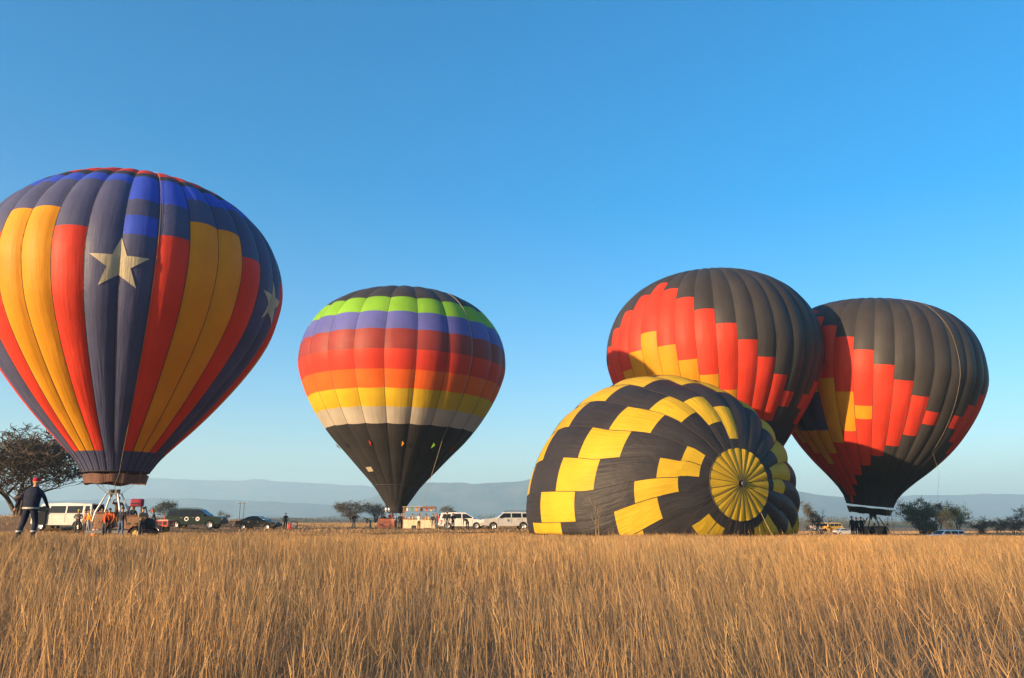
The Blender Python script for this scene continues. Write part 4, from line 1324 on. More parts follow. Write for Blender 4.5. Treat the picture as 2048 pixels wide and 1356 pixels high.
def person(label, loc, face, height=1.74, pose='stand', top=(0.02, 0.02, 0.025), legs=(0.02, 0.02, 0.03), head='hair', headcol=None, group=None, extras=(), seed=0, zoff=0.0, fine=False, vest=None):
    """one skinned body; the figure looks along -y before it is turned by face"""
    rr = random.Random(seed + 99)
    J, rad, E, reg = [], [], [], []
    def add(p, r, parent, g):
        J.append(Vector(p)); rad.append(r); reg.append(g)
        if parent is not None: E.append((parent, len(J) - 1))
        return len(J) - 1
    bend = {'bend': R(72), 'lean': R(16), 'walk': R(6), 'crouch': R(30)}.get(pose, R(1))
    hip_z = {'sit': 0.46, 'crouch': 0.50}.get(pose, 0.93)
    def up(p):
        v = Vector(p) - Vector((0, 0, 0.95))
        v = rot(v, 'X', bend)
        return v + Vector((0, 0, hip_z + 0.02))
    pel = add((0, 0, hip_z + 0.02), (0.155, 0.115), None, 'legs')
    wai = add(up((0, 0, 1.12)), (0.150, 0.110), pel, 'top')
    che = add(up((0, -0.005, 1.30)), (0.175, 0.125), wai, 'top')
    nb = add(up((0, 0.01, 1.445)), (0.085, 0.080), che, 'top')
    nk = add(up((0, 0.0, 1.515)), (0.055, 0.058), nb, 'skin')
    tilt = Vector((0, -0.03, 0)) if pose in ('bend', 'crouch') else Vector((0, 0, 0))
    h0 = add(up((0, -0.015, 1.575)) + tilt, (0.072, 0.085), nk, 'skin')
    h1 = add(up((0, -0.012, 1.650)) + tilt, (0.080, 0.098), h0, 'skin')
    h2 = add(up((0, 0.0, 1.715)) + tilt, (0.055, 0.065), h1, 'skin')
    add(up((0, -0.118, 1.615)) + tilt, (0.013, 0.015), h0, 'skin')        # nose
    for sx in (-1, 1):
        add(up((sx * 0.088, 0.0, 1.63)) + tilt, (0.014, 0.022), h1, 'skin')  # ears
    arms = {
        'stand': [((.25, .03, 1.17), (.27, -.05, .92)), ((.25, .03, 1.17), (.27, -.05, .92))],
        'walk': [((.27, -.10, 1.19), (.26, -.26, .98)), ((.27, .12, 1.18), (.29, .16, .92))],
        'wave': [((.33, -.08, 1.36), (.24, -.18, 1.60)), ((.30, -.05, 1.20), (.18, -.25, 1.10))],
        'reach': [((.28, -.22, 1.32), (.26, -.48, 1.36)), ((.27, -.14, 1.22), (.22, -.40, 1.22))],
        'fold': [((.27, -.04, 1.17), (.06, -.20, 1.16)), ((.27, -.04, 1.17), (.04, -.22, 1.10))],
        'bend': [((.24, -.22, 1.30), (.22, -.46, 1.26)), ((.24, -.22, 1.30), (.22, -.46, 1.26))],
        'lean': [((.27, -.10, 1.18), (.22, -.32, 1.04)), ((.27, -.10, 1.18), (.22, -.32, 1.04))],
        'sit': [((.26, -.08, 1.18), (.20, -.30, 1.05)), ((.26, -.08, 1.18), (.20, -.30, 1.05))],
        'crouch': [((.26, -.18, 1.22), (.20, -.40, 1.12)), ((.26, -.18, 1.22), (.20, -.40, 1.12))],
        'point': [((.42, -.05, 1.38), (.66, -.10, 1.36)), ((.25, .03, 1.17), (.27, -.05, .92))],
    }[pose]
    for k, sx in enumerate((-1, 1)):
        (ex, ey, ez), (wx, wy, wz) = arms[k]
        sh = add(up((sx * 0.185, 0.012, 1.405)), (0.072, 0.070), che, 'top')
        el = add(up((sx * ex, ey, ez)), (0.052, 0.052), sh, 'top')
        wr = add(up((sx * wx, wy, wz)), (0.036, 0.036), el, 'top')
        d = (J[wr] - J[el]).normalized()
        side = Vector((sx, 0, 0)) - d * d.x * sx
        side = side.normalized() if side.length > 0.1 else Vector((0, -1, 0))
        oth = d.cross(side).normalized()
        pm = add(J[wr] + d * 0.075, (0.040, 0.024), wr, 'skin')
        for fi in range(4):
            w_ = (fi - 1.5) * 0.019
            ln = (0.068, 0.080, 0.076, 0.058)[fi]
            f1 = add(J[pm] + d * 0.035 + oth * w_, (0.0095, 0.0095), pm, 'skin')
            f2 = add(J[f1] + d * ln * 0.55 - side * 0.012, (0.0088, 0.0088), f1, 'skin')
            add(J[f2] + d * ln * 0.40 - side * 0.026, (0.0075, 0.0075), f2, 'skin')
        t1 = add(J[wr] + d * 0.05 + oth * 0.045 * (1 if sx > 0 else -1), (0.011, 0.011), pm, 'skin')
        add(J[t1] + d * 0.045 + oth * 0.018 * (1 if sx > 0 else -1) - side * 0.012, (0.009, 0.009), t1, 'skin')
    lg = {
        'walk': [((.105, -.10, .52), (.11, -.06, .10)), ((.115, .06, .50), (.13, .17, .11))],
        'sit': [((.12, -.42, .48), (.12, -.44, .08)), ((.12, -.42, .48), (.12, -.44, .08))],
        'crouch': [((.16, -.36, .52), (.14, -.10, .09)), ((.14, -.20, .14), (.13, .22, .09))],
    }.get(pose, [((.11, -.02, .50), (.12, .02, .09)), ((.11, -.01, .50), (.13, .03, .09))])
    for k, sx in enumerate((-1, 1)):
        (kx, ky, kz), (ax2, ay, az) = lg[k]
        hp = add((sx * 0.095, 0.0, hip_z - 0.03), (0.098, 0.100), pel, 'legs')
        th = add(((sx * 0.095 + sx * kx) / 2, ky / 2, (hip_z - 0.03 + kz) / 2), (0.088, 0.090), hp, 'legs')
        kn = add((sx * kx, ky, kz), (0.064, 0.068), th, 'legs')
        cf = add((sx * (kx * .6 + ax2 * .4), ky * .6 + ay * .4 + 0.012, kz * .6 + az * .4), (0.062, 0.066), kn, 'legs')
        an = add((sx * ax2, ay, az), (0.046, 0.050), cf, 'legs')
        hl = add((sx * ax2, ay + 0.02, az - 0.045), (0.043, 0.045), an, 'shoe')
        add((sx * (ax2 + 0.02), ay - 0.15, az - 0.055), (0.045, 0.032), hl, 'shoe')
    s_ = height / 1.76
    me = bpy.data.meshes.new('skeleton')
    me.from_pydata([tuple(v * s_) for v in J], E, [])
    ob = bpy.data.objects.new('skeleton', me)
    COL.objects.link(ob)
    md = ob.modifiers.new('skin', 'SKIN')
    md.use_smooth_shade = True
    md.branch_smoothing = 0.6
    sv = me.skin_vertices[0].data
    for i, (a, b) in enumerate(rad):
        sv[i].radius = (a * s_, b * s_)
        sv[i].use_root = (i == 0)
    sub = ob.modifiers.new('sub', 'SUBSURF'); sub.levels = 1; sub.render_levels = 1
    dg = bpy.context.evaluated_depsgraph_get()
    body = bpy.data.meshes.new_from_object(ob.evaluated_get(dg))
    bpy.data.objects.remove(ob)
    body.name = 'person'
    mats = [cloth(top), cloth(legs), SKIN, BLACK]
    body.materials.clear()
    for m in mats: body.materials.append(m)
    n = len(body.polygons)
    cen = np.zeros(n * 3); body.polygons.foreach_get('center', cen); cen = cen.reshape(-1, 3)
    A = np.array([tuple(J[a] * s_) for a, b in E]); Bv = np.array([tuple(J[b] * s_) for a, b in E])
    rg = [reg[b] for a, b in E]
    rr_ = np.array([min(rad[b]) * s_ for a, b in E])
    AB = Bv - A
    t = np.clip(((cen[:, None, :] - A[None]) * AB[None]).sum(-1) / ((AB ** 2).sum(-1)[None] + 1e-9), 0, 1)
    dist = np.linalg.norm(cen[:, None, :] - (A[None] + t[..., None] * AB[None]), axis=-1) - 0.6 * rr_[None]
    idx = dist.argmin(1)
    code = {'top': 0, 'legs': 1, 'skin': 2, 'shoe': 3}
    mi = np.array([code[rg[i]] for i in idx], dtype=np.int32)
    body.polygons.foreach_set('material_index', mi)
    body.polygons.foreach_set('use_smooth', np.ones(n, dtype=bool))
    root = bpy.data.objects.new('person', body)
    COL.objects.link(root)
    root.location = Vector(loc) + Vector((0, 0, zoff))
    root.rotation_euler = (0, 0, face)
    tag(root, label, 'person', group)
    # hair, cap or hood as a shell on the head
    hc = J[h1] * s_; axis_up = (J[h2] - J[h0]).normalized()
    q = Vector((0, 0, 1)).rotation_difference(axis_up)
    vs, fs = [], []
    rows, nn = 6, 16
    low = -0.35 if head == 'hair' else 0.0
    for j in range(rows + 1):
        ph = math.asin(low) + (math.pi / 2 - math.asin(low)) * j / rows
        for i in range(nn):
            th_ = 2 * math.pi * i / nn
            front = max(0, -math.sin(th_))
            lowr = ph if head != 'hair' else max(ph, 0.25 * front)
            v = Vector((0.092 * math.cos(lowr) * math.cos(th_), 0.112 * math.cos(lowr) * math.sin(th_), 0.105 * math.sin(lowr) + 0.012))
            vs.append(hc + (q @ v) * s_)
    for j in range(rows):
        for i in range(nn):
            fs.append((j * nn + i, j * nn + (i + 1) % nn, (j + 1) * nn + (i + 1) % nn, (j + 1) * nn + i))
    hm = HAIR if headcol is None else cloth(headcol)
    mesh_obj('hair' if head == 'hair' else 'cap', [tuple(v) for v in vs], fs, hm, root, smooth=True)
    if head == 'cap':
        vb = []
        for o_ in (0.0, 0.012):
            for i in range(9):
                a = math.pi + math.pi * i / 8
                vb.append(hc + (q @ Vector((0.088 * math.cos(a), 0.10 * math.sin(a), 0.03 + o_))) * s_)
                vb.append(hc + (q @ Vector((0.092 * math.cos(a), (0.10 + 0.085) * math.sin(a), 0.015 + o_))) * s_)
        fb = []
        for i in range(8):
            a = 2 * i
            fb += [(a, a + 1, a + 3, a + 2), (18 + a, 18 + a + 2, 18 + a + 3, 18 + a + 1), (a + 1, 18 + a + 1, 18 + a + 3, a + 3)]
        mesh_obj('brim', [tuple(v) for v in vb], fb, hm, root)
    for sx in (-1, 1):
        MB().lathe([(0.001, 0.011), (0.008, 0.008), (0.011, 0), (0.008, -0.008), (0.001, -0.011)], 8, tuple(hc + (q @ Vector((sx * 0.033, -0.092, -0.012))) * s_)).build('eye', BLACK, root)
    def band(a, b, f, r, hgt_, mat, nm):
        p = J[a] * s_ * (1 - f) + J[b] * s_ * f
        d = (J[b] - J[a]).normalized()
        MB().tube([p - d * hgt_ / 2, p, p + d * hgt_ / 2], [r * s_, r * 1.03 * s_, r * s_], 14, cap=False).build(nm, mat, root, smooth=True)
    root_info = dict(J=J, s=s_, band=band, knees=None, idx=dict(pel=pel, wai=wai, che=che))
    if vest is not None:
        vm = cloth(vest)
        for f in (0.15, 0.85):
            p = J[wai] * s_ * (1 - f) + J[che] * s_ * f
            d = (J[che] - J[wai]).normalized()
            vsr = []
            side = Vector((1, 0, 0)); fw = d.cross(side)
            for h_ in (-0.04, 0.04):
                for i in range(18):
                    a = 2 * math.pi * i / 18
                    vsr.append(p + d * h_ + side * 0.205 * s_ * math.cos(a) + fw * 0.155 * s_ * math.sin(a))
            mesh_obj('reflective_band', [tuple(v) for v in vsr], [(i, (i + 1) % 18, 18 + (i + 1) % 18, 18 + i) for i in range(18)], vm, root)
    return root, root_info

CREW = 'ground crew and passengers'
NAVY_C = (0.012, 0.016, 0.034); DARK = (0.018, 0.018, 0.022); GREY_C = (0.10, 0.10, 0.105)
REFLECT = simple('reflective_tape', (0.26, 0.26, 0.25), 0.5)

# the walker close to the camera
pr, inf = person('person in navy work clothes with red beanie walking away through the grass', spot(58, 22.0), R(180 - 14), 1.73, 'walk', NAVY_C, NAVY_C, 'beanie', (0.36, 0.02, 0.03), CREW, seed=1)
J, s_ = inf['J'], inf['s']
pr.scale = (1.12, 1.08, 1.0)
def elliptic_band(root, c, rx, ry, h_, mat, nm):
    vs = []
    for o_, k in ((-h_ / 2, 1.0), (h_ / 2, 1.0)):
        for i in range(20):
            a = 2 * math.pi * i / 20
            vs.append((c[0] + rx * math.cos(a), c[1] + ry * math.sin(a), c[2] + o_))
    mesh_obj(nm, vs, [(i, (i + 1) % 20, 20 + (i + 1) % 20, 20 + i) for i in range(20)], mat, root, smooth=True)
elliptic_band(pr, (0, 0.0, 0.905), 0.205, 0.160, 0.045, REFLECT, 'jacket_hem_band')
jm = cloth(NAVY_C)
vs, fs = [], []
for j, (z, rx, ry, oy) in enumerate(((0.88, 0.20, 0.155, 0.0), (1.05, 0.205, 0.16, -0.005), (1.22, 0.222, 0.165, -0.015), (1.36, 0.225, 0.15, -0.03), (1.45, 0.16, 0.115, -0.04), (1.50, 0.085, 0.085, -0.045))):
    for i in range(20):
        a = 2 * math.pi * i / 20
        vs.append((rx * math.cos(a) * s_, (ry * math.sin(a) + oy) * s_, z * s_))
for j in range(5):
    for i in range(20):
        fs.append((j * 20 + i, j * 20 + (i + 1) % 20, (j + 1) * 20 + (i + 1) % 20, (j + 1) * 20 + i))
mesh_obj('jacket', vs, fs, jm, pr, smooth=True)
elliptic_band(pr, (-0.11, -0.075, 0.30), 0.082, 0.088, 0.045, REFLECT, 'trouser_band')
elliptic_band(pr, (0.123, 0.118, 0.30), 0.082, 0.092, 0.045, REFLECT, 'trouser_band')
# rolled coat under the left arm
co = MB().tube([(-0.1, -0.22, 0.02), (0.0, -0.05, 0.06), (0.02, 0.12, 0.03), (-0.04, 0.24, -0.06)], [0.04, 0.075, 0.08, 0.05], 9).build('rolled_coat', cloth((0.09, 0.06, 0.055)), None, smooth=True)
tag(co, 'rolled brown coat under the walking person\'s left arm', 'coat')
co.location = spot(58, 22.0) + Vector((-0.27, 0.06, 1.13)); co.rotation_euler = (0, 0, R(-14))

P = person
P('person in grey with yellow-green cap standing before the white van', spot(156, 57), R(20), 1.72, 'fold', GREY_C, (0.05, 0.05, 0.06), 'cap', (0.45, 0.55, 0.05), CREW, seed=2)
P('person in bright yellow jacket and pale jeans walking to the trailer', spot(178, 55), R(-70), 1.74, 'walk', (0.75, 0.33, 0.03), (0.16, 0.19, 0.24), 'hair', None, CREW, seed=3)
P('person in rust brown top half hidden by the yellow jacket', spot(170, 56.5), R(-40), 1.70, 'stand', (0.28, 0.11, 0.06), (0.06, 0.05, 0.05), 'hair', None, CREW, seed=4)
P('person in dark coat with light scarf left of the white burner frame', spot(199, 55.6), R(30), 1.72, 'stand', (0.03, 0.028, 0.026), DARK, 'hair', None, CREW, seed=5)
P('passenger in red and dark vest low beside the burner frame', spot(211, 46.0), R(-20), 1.60, 'stand', (0.32, 0.05, 0.03), (0.04, 0.04, 0.05), 'hair', None, CREW, seed=6)
P('pilot in brown jacket standing high inside the white burner frame', spot(233, 46.8), R(35), 1.74, 'wave', (0.10, 0.055, 0.03), (0.05, 0.055, 0.03), 'hair', None, CREW, seed=7, zoff=0.62)
P('passenger in orange and black crouching left of the pilot', spot(222, 46.2), R(10), 1.70, 'crouch', (0.45, 0.10, 0.02), DARK, 'hair', None, CREW, seed=8, zoff=0.50)
P('dark clad person behind the right leg of the white burner frame', spot(253, 47.6), R(50), 1.74, 'stand', DARK, DARK, 'hair', None, CREW, seed=9, zoff=0.1)
P('person in red cap and grey jacket leaning on the trailer end', spot(310, 56.5), R(-75), 1.74, 'lean', (0.07, 0.07, 0.085), (0.10, 0.11, 0.13), 'cap', (0.60, 0.07, 0.02), CREW, seed=10)
P('lone person in black between dark saloon and fuel can', spot(571, 88), R(0), 1.76, 'stand', DARK, DARK, 'hair', None, CREW, seed=11)
P('person in black vest with orange cap and sleeves, alone near far trees', spot(708, 98), R(15), 1.74, 'fold', (0.03, 0.02, 0.02), (0.10, 0.11, 0.13), 'cap', (0.55, 0.20, 0.06), CREW, seed=12, vest=(0.10, 0.02, 0.02))
P('person bending down in black jacket with bright yellow stripes', spot(741, 96), R(-60), 1.74, 'bend', (0.03, 0.03, 0.04), (0.09, 0.09, 0.12), 'hair', None, CREW, seed=13, vest=(0.75, 0.75, 0.04))
P('dark coated person left of the red wicker basket', spot(769, 94), R(30), 1.70, 'stand', DARK, DARK, 'hair', None, CREW, seed=14)
P('person in red hood inside the red wicker basket', spot(780, 94.4), R(0), 1.70, 'stand', (0.50, 0.03, 0.05), DARK, 'beanie', (0.55, 0.03, 0.06), CREW, seed=15, zoff=0.25)
P('person in blue grey coat reaching to the black cone', spot(791, 92.6), R(-50), 1.76, 'reach', (0.16, 0.20, 0.27), DARK, 'hair', None, CREW, seed=16)
P('broad dark person under the tip of the black cone', spot(800, 92.2), R(170), 1.78, 'fold', DARK, DARK, 'hair', None, CREW, seed=17)
P('dark person touching the left end of the stall', spot(805, 93.2), R(60), 1.72, 'stand', (0.035, 0.025, 0.02), DARK, 'hair', None, CREW, seed=18)
P('person in white shirt and dark trousers pointing at the stall', spot(838, 90.0), R(10), 1.68, 'point', (0.72, 0.66, 0.58), (0.06, 0.03, 0.025), 'hair', None, CREW, seed=19)
P('person in blue jeans and dark jacket under the raised tailgate', spot(874, 91), R(-70), 1.74, 'stand', (0.04, 0.06, 0.09), (0.05, 0.09, 0.16), 'hair', None, CREW, seed=20)
P('tall person in black top and grey trousers before the minivan', spot(894, 84), R(170), 1.80, 'stand', DARK, (0.14, 0.14, 0.15), 'hair', None, CREW, seed=21)
P('person in black with pale bag before the minivan side window', spot(906, 84.3), R(30), 1.70, 'fold', DARK, DARK, 'hair', None, CREW, seed=22)
P('person bending in black with yellow-green patch near the minivan front wheel', spot(935, 84), R(-30), 1.74, 'bend', DARK, DARK, 'hair', None, CREW, seed=23, vest=(0.65, 0.75, 0.06))
P('vendor in brown standing behind the left half of the stall counter', spot(825, 93.0), R(0), 1.72, 'stand', (0.20, 0.10, 0.05), DARK, 'hair', None, CREW, seed=31)
P('vendor in pale yellow behind the right half of the stall counter', spot(852, 93.0), R(10), 1.68, 'fold', (0.60, 0.48, 0.22), DARK, 'hair', None, CREW, seed=32)
P('dark person with light trousers at the right corner of the stall', spot(866, 91.0), R(-20), 1.72, 'stand', (0.05, 0.04, 0.035), (0.45, 0.40, 0.30), 'hair', None, CREW, seed=33)
P('person in olive coat between the cones and the trailer', spot(203, 49.5), R(-30), 1.70, 'stand', (0.07, 0.06, 0.03), (0.10, 0.13, 0.19), 'hair', None, CREW, seed=34)
P('person in black hat behind the spare wicker basket', spot(263, 48.6), R(20), 1.76, 'stand', DARK, DARK, 'cap', (0.02, 0.02, 0.02), CREW, seed=35, zoff=0.15)
P('person in dark jacket and blue jeans standing before the trailer deck', spot(243, 45.2), R(170), 1.70, 'stand', (0.025, 0.025, 0.03), (0.07, 0.10, 0.17), 'hair', None, CREW, seed=41)
P('person in tan vest between spare basket and black envelope bag', spot(284, 45.4), R(60), 1.72, 'fold', (0.22, 0.15, 0.09), (0.04, 0.04, 0.045), 'hair', None, CREW, seed=42)
P('person in dark coat standing left of the two cones', spot(186, 50.5), R(-50), 1.70, 'stand', (0.04, 0.035, 0.03), (0.08, 0.08, 0.10), 'hair', None, CREW, seed=43)
P('dark person at the left end of the right launch crew', spot(1704, 66), R(200), 1.72, 'stand', DARK, DARK, 'hair', None, CREW, seed=24)
P('person with pink headscarf in the right launch crew', spot(1713, 67), R(160), 1.68, 'stand', (0.03, 0.035, 0.025), DARK, 'beanie', (0.55, 0.12, 0.16), CREW, seed=25)
P('dark person raising a hand in the right launch crew', spot(1722, 66.4), R(170), 1.70, 'wave', (0.02, 0.022, 0.018), DARK, 'hair', None, CREW, seed=26)
P('person crouching beside the basket of the rightmost balloon', spot(1738, 67), R(60), 1.72, 'crouch', (0.02, 0.025, 0.04), DARK, 'hair', None, CREW, seed=27)
P('dark person crouching alone right of the rightmost balloon basket', spot(1765, 68), R(40), 1.70, 'crouch', DARK, DARK, 'hair', None, CREW, seed=28)

# ------------------------------------------------------------------ dry grass
def grass_mat(name, c0, c1, c2, tr=0.28):
    m, nt, b, out = new_mat(name)
    b.inputs['Roughness'].default_value = 0.7
    b.inputs['Specular IOR Level'].default_value = 0.2
    at = nt.nodes.new('ShaderNodeAttribute'); at.attribute_name = 'tone'
    r = nt.nodes.new('ShaderNodeValToRGB')
    r.color_ramp.elements[0].color = c0 + (1,); r.color_ramp.elements[0].position = 0.0
    r.color_ramp.elements[1].color = c2 + (1,); r.color_ramp.elements[1].position = 1.0
    e = r.color_ramp.elements.new(0.5); e.color = c1 + (1,)
    nt.links.new(at.outputs['Fac'], r.inputs['Fac'])
    # weathered grey and rusty swathes through the field
    g = nt.nodes.new('ShaderNodeNewGeometry')
    nz = nt.nodes.new('ShaderNodeTexNoise'); nz.inputs['Scale'].default_value = 0.55; nz.inputs['Detail'].default_value = 4
    nt.links.new(g.outputs['Position'], nz.inputs['Vector'])
    rz = nt.nodes.new('ShaderNodeValToRGB')
    rz.color_ramp.elements[0].color = (0.62, 0.66, 0.72, 1); rz.color_ramp.elements[0].position = 0.36
    rz.color_ramp.elements[1].color = (1.12, 0.98, 0.86, 1); rz.color_ramp.elements[1].position = 0.66
    nt.links.new(nz.outputs['Fac'], rz.inputs['Fac'])
    mm = nt.nodes.new('ShaderNodeMix'); mm.data_type = 'RGBA'; mm.blend_type = 'MULTIPLY'; mm.inputs[0].default_value = 1.0
    nt.links.new(r.outputs[0], mm.inputs[6]); nt.links.new(rz.outputs[0], mm.inputs[7])
    nt.links.new(mm.outputs[2], b.inputs['Base Color'])
    t = nt.nodes.new('ShaderNodeBsdfTranslucent'); nt.links.new(mm.outputs[2], t.inputs['Color'])
    mx = nt.nodes.new('ShaderNodeMixShader'); mx.inputs[0].default_value = tr
    nt.links.new(b.outputs[0], mx.inputs[1]); nt.links.new(t.outputs[0], mx.inputs[2]); nt.links.new(mx.outputs[0], out.inputs['Surface'])
    return m

def vnoise(x, y, sc, seed):
    r2 = np.random.default_rng(seed)
    G = r2.random((64, 64))
    u, v = x / sc, y / sc
    i, j = np.floor(u).astype(int), np.floor(v).astype(int)
    f, g = u - i, v - j
    f, g = f * f * (3 - 2 * f), g * g * (3 - 2 * g)
    a = G[i % 64, j % 64]; b = G[(i + 1) % 64, j % 64]; c = G[i % 64, (j + 1) % 64]; d = G[(i + 1) % 64, (j + 1) % 64]
    return (a * (1 - f) + b * f) * (1 - g) + (c * (1 - f) + d * f) * g

def blades(name, label, x, y, h, w, lean_x, lean_y, curl, tone, mat, segs=3, kind='stuff', face=None, z_add=0.0):
    n = len(x)
    z0 = hgt(x, y) - 0.02 + z_add
    ang = rng.uniform(0, 2 * np.pi, n) if face is None else face
    wx, wy = np.cos(ang), np.sin(ang)
    V = np.zeros((n, segs * 2 + 1, 3), dtype=np.float32)
    for k in range(segs + 1):
        t = k / segs
        cx = x + lean_x * t * h + curl * np.cos(ang * 3.1) * t * t * h
        cy = y + lean_y * t * h + curl * np.sin(ang * 3.1) * t * t * h
        cz = z0 + h * (t - 0.35 * np.abs(curl) * t * t)
        ww = w * (1 - 0.55 * t) * 0.5
        if k < segs:
            V[:, 2 * k] = np.stack([cx - wx * ww, cy - wy * ww, cz], 1)
            V[:, 2 * k + 1] = np.stack([cx + wx * ww, cy + wy * ww, cz], 1)
        else:
            V[:, 2 * k] = np.stack([cx, cy, cz], 1)
    nv = segs * 2 + 1
    base = (np.arange(n) * nv)[:, None]
    quads = np.array([[2 * k, 2 * k + 1, 2 * k + 3, 2 * k + 2] for k in range(segs - 1)])
    tri = np.array([2 * (segs - 1), 2 * (segs - 1) + 1, 2 * segs])
    per = np.concatenate([quads.ravel(), tri])
    loops = (base + per[None]).ravel().astype(np.int32)
    sizes = np.array([4] * (segs - 1) + [3]); tot = np.tile(sizes, n)
    starts = np.concatenate([[0], np.cumsum(tot)[:-1]]).astype(np.int32)
    me = bpy.data.meshes.new(name)
    me.vertices.add(n * nv); me.vertices.foreach_set('co', V.ravel())
    me.loops.add(len(loops)); me.loops.foreach_set('vertex_index', loops)
    me.polygons.add(len(tot)); me.polygons.foreach_set('loop_start', starts); me.polygons.foreach_set('loop_total', tot.astype(np.int32))
    a = me.attributes.new('tone', 'FLOAT', 'POINT')
    a.data.foreach_set('value', np.repeat(tone, nv).astype(np.float32))
    me.update(); me.validate()
    me.materials.append(mat)
    o = bpy.data.objects.new(name, me); COL.objects.link(o)
    tag(o, label, 'grass', kind=kind)
    return o

STRAW = grass_mat('straw', (0.25, 0.17, 0.09), (0.44, 0.285, 0.13), (0.64, 0.42, 0.185))
LITTER = grass_mat('litter', (0.15, 0.115, 0.08), (0.28, 0.205, 0.13), (0.44, 0.30, 0.17))

def scatter(n, y0, y1, margin=1.5, power=1.0):
    """points in the wedge in front of the camera, thinning with distance"""
    u = rng.random(n)
    y = (y0 ** power + u * (y1 ** power - y0 ** power)) ** (1 / power)
    x = rng.uniform(-1, 1, n) * (0.665 * y + margin)
    return x, y

def clear(x, y):
    """keep blades out of the flattened places: walker's path, under the envelope"""
    k = np.ones(len(x), bool)
    dx, dy = x - gx(1333, 57), y - 57
    k &= (dx ** 2 / 100.0 + dy ** 2 / 64.0) > 0.92
    return k

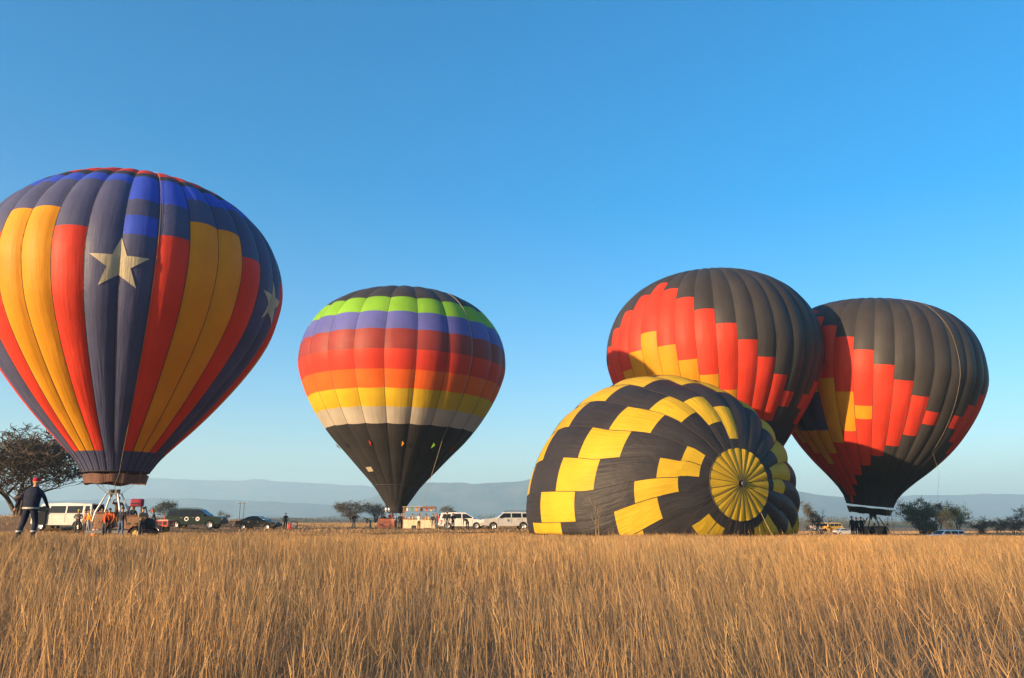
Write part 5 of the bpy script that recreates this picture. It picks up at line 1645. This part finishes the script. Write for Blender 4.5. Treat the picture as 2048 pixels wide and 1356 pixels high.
def field():
    # tall seed stalks, in clumps
    x, y = scatter(210000, 1.7, 50, 1.6, 1.25)
    cl = vnoise(x, y, 0.55, 1) * 0.6 + vnoise(x, y, 3.1, 2) * 0.4
    keep = (rng.random(len(x)) < np.clip((cl - 0.33) * 2.0, 0.05, 1)) & clear(x, y)
    x, y = x[keep], y[keep]
    n = len(x)
    side = sstep(-0.25, 0.5, x / (y + 1))
    h = rng.normal(0.60, 0.11, n) * (0.8 + 0.4 * vnoise(x, y, 2.3, 3))
    h *= 1 - 0.55 * np.exp(-(((x + 14) / 7.0) ** 2 + ((y - 23) / 8.0) ** 2))
    h *= 1 - 0.62 * sstep(13, 42, y)
    h = np.clip(h, 0.12, 0.95)
    w = rng.uniform(0.0016, 0.0036, n) * (1 + y * 0.06)
    lx = rng.normal(0, 0.13, n) - 0.30 * side * rng.uniform(0.3, 1.2, n)
    ly = rng.normal(0, 0.12, n)
    bent = rng.random(n) < 0.05
    lx = np.where(bent, lx * 2.4, lx); ly = np.where(bent, rng.normal(0, 0.45, n), ly); h = np.where(bent, h * 0.7, h)
    tone = np.clip(rng.normal(0.46, 0.28, n) + 0.55 * (vnoise(x, y, 3.2, 6) - 0.5), 0, 1)
    blades('tall_grass', 'tall dry straw coloured grass filling the foreground field', x, y, h, w, lx, ly, rng.normal(0, 0.10, n), tone, STRAW, 4)
    # seed heads: short slender plumes near the stalk tips
    k = (rng.random(n) < 0.30) & (y < 22)
    hx = x[k] + lx[k] * h[k] * 0.8; hy = y[k] + ly[k] * h[k] * 0.8
    for q in range(3):                            # three ribbons make one feathery head
        m_ = len(hx)
        blades('seed_heads', ('feathery seed heads at the stalk tips, first spikelets', 'feathery seed heads at the stalk tips, side spikelets', 'feathery seed heads at the stalk tips, drooping spikelets')[q], hx + rng.normal(0, 0.004, m_), hy + rng.normal(0, 0.004, m_), rng.uniform(0.06, 0.13, m_), rng.uniform(0.0018, 0.0038, m_) * (1 + hy * 0.05), lx[k] * 1.5 + rng.normal(0, 0.22, m_), ly[k] + rng.normal(0, 0.22, m_), rng.normal(0, 0.3, m_), np.clip(tone[k] + 0.15, 0, 1), STRAW, 2, z_add=h[k] * (0.74 + 0.05 * q))
    # leafy undergrowth
    x2, y2 = scatter(130000, 1.7, 26, 1.5, 1.25)
    kp = clear(x2, y2); x2, y2 = x2[kp], y2[kp]
    n2 = len(x2)
    h2 = rng.uniform(0.10, 0.34, n2) * (0.6 + 0.8 * vnoise(x2, y2, 0.9, 8))
    blades('grass_leaves', 'curled grey brown dead leaves low between the stalks', x2, y2, h2, rng.uniform(0.003, 0.006, n2) * (1 + y2 * 0.04), rng.normal(0, 0.45, n2), rng.normal(0, 0.45, n2), rng.normal(0, 0.6, n2), np.clip(rng.normal(0.5, 0.28, n2), 0, 1), LITTER, 3)
    # thicker, shorter grass further out, up to and past the vehicles
    x3, y3 = scatter(120000, 20, 62, 3, 1.6)
    kp = clear(x3, y3); x3, y3 = x3[kp], y3[kp]
    n3 = len(x3)
    h3 = rng.uniform(0.16, 0.40, n3) * (0.7 + 0.5 * vnoise(x3, y3, 3.0, 9)) * (1 - 0.5 * sstep(28, 50, y3))
    h3 *= 1 - 0.6 * np.exp(-(((x3 + 14) / 7.0) ** 2 + ((y3 - 23) / 8.0) ** 2))
    blades('field_grass', 'dense shorter straw grass across the middle of the field', x3, y3, h3, rng.uniform(0.010, 0.022, n3) * (1 + y3 * 0.012), rng.normal(-0.05, 0.2, n3), rng.normal(0, 0.2, n3), rng.normal(0, 0.25, n3), np.clip(rng.normal(0.5, 0.25, n3), 0, 1), STRAW, 2)
    x4, y4 = scatter(100000, 55, 230, 10, 1.3)
    n4 = len(x4)
    h4 = rng.uniform(0.12, 0.28, n4) * (0.6 + 0.8 * vnoise(x4, y4, 7.0, 10)) * (1 + 0.6 * sstep(100, 200, y4))
    blades('far_grass', 'short pale dry grass around the vehicles and beyond', x4, y4, h4, rng.uniform(0.025, 0.06, n4) * (y4 / 80), rng.normal(0, 0.25, n4), rng.normal(0, 0.25, n4), rng.normal(0, 0.2, n4), np.clip(rng.normal(0.5, 0.25, n4), 0, 1), STRAW, 2)
field()

def far_scrub():
    n = 120000
    xs = rng.uniform(-520, 520, n); ys = rng.uniform(430, 760, n)
    dens = vnoise(xs, ys * 0.25, 34.0, 21)
    k = dens > 0.50
    xs, ys, dens = xs[k], ys[k], dens[k]
    top = (dens - 0.48) * 11 + 0.8
    z = hgt(xs, ys) + rng.random(len(xs)) ** 1.3 * top
    a = rng.normal(0, 1, (len(xs), 3)); a /= np.linalg.norm(a, axis=1)[:, None]
    b = np.cross(a, rng.normal(0, 1, (len(xs), 3))); b /= np.linalg.norm(b, axis=1)[:, None]
    sz = rng.uniform(0.2, 0.5, len(xs))[:, None]
    c = np.stack([xs, ys, z], 1)
    V = np.stack([c - a * sz, c + b * sz * 0.6, c + a * sz, c - b * sz * 0.6], 1).reshape(-1, 3)
    F = np.arange(len(V)).reshape(-1, 4)
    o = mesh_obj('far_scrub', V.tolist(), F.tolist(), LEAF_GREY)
    tag(o, 'hazy line of grey scrub along the horizon', 'scrub', kind='stuff')
far_scrub()



# ------------------------------------------------------------------ the air
def build_haze():
    mb = MB().box((0, 2600, 153), (13000, 8600, 320))
    m = bpy.data.materials.new('haze')
    m.use_nodes = True
    nt = m.node_tree
    nt.nodes.remove(nt.nodes['Principled BSDF'])
    v = nt.nodes.new('ShaderNodeVolumePrincipled')
    v.inputs['Color'].default_value = (0.47, 0.76, 1.0, 1)
    v.inputs['Density'].default_value = 0.00022
    v.inputs['Anisotropy'].default_value = 0.1
    nt.links.new(v.outputs[0], nt.nodes['Material Output'].inputs['Volume'])
    o = mb.build('haze', m)
    tag(o, kind='stuff')
build_haze()
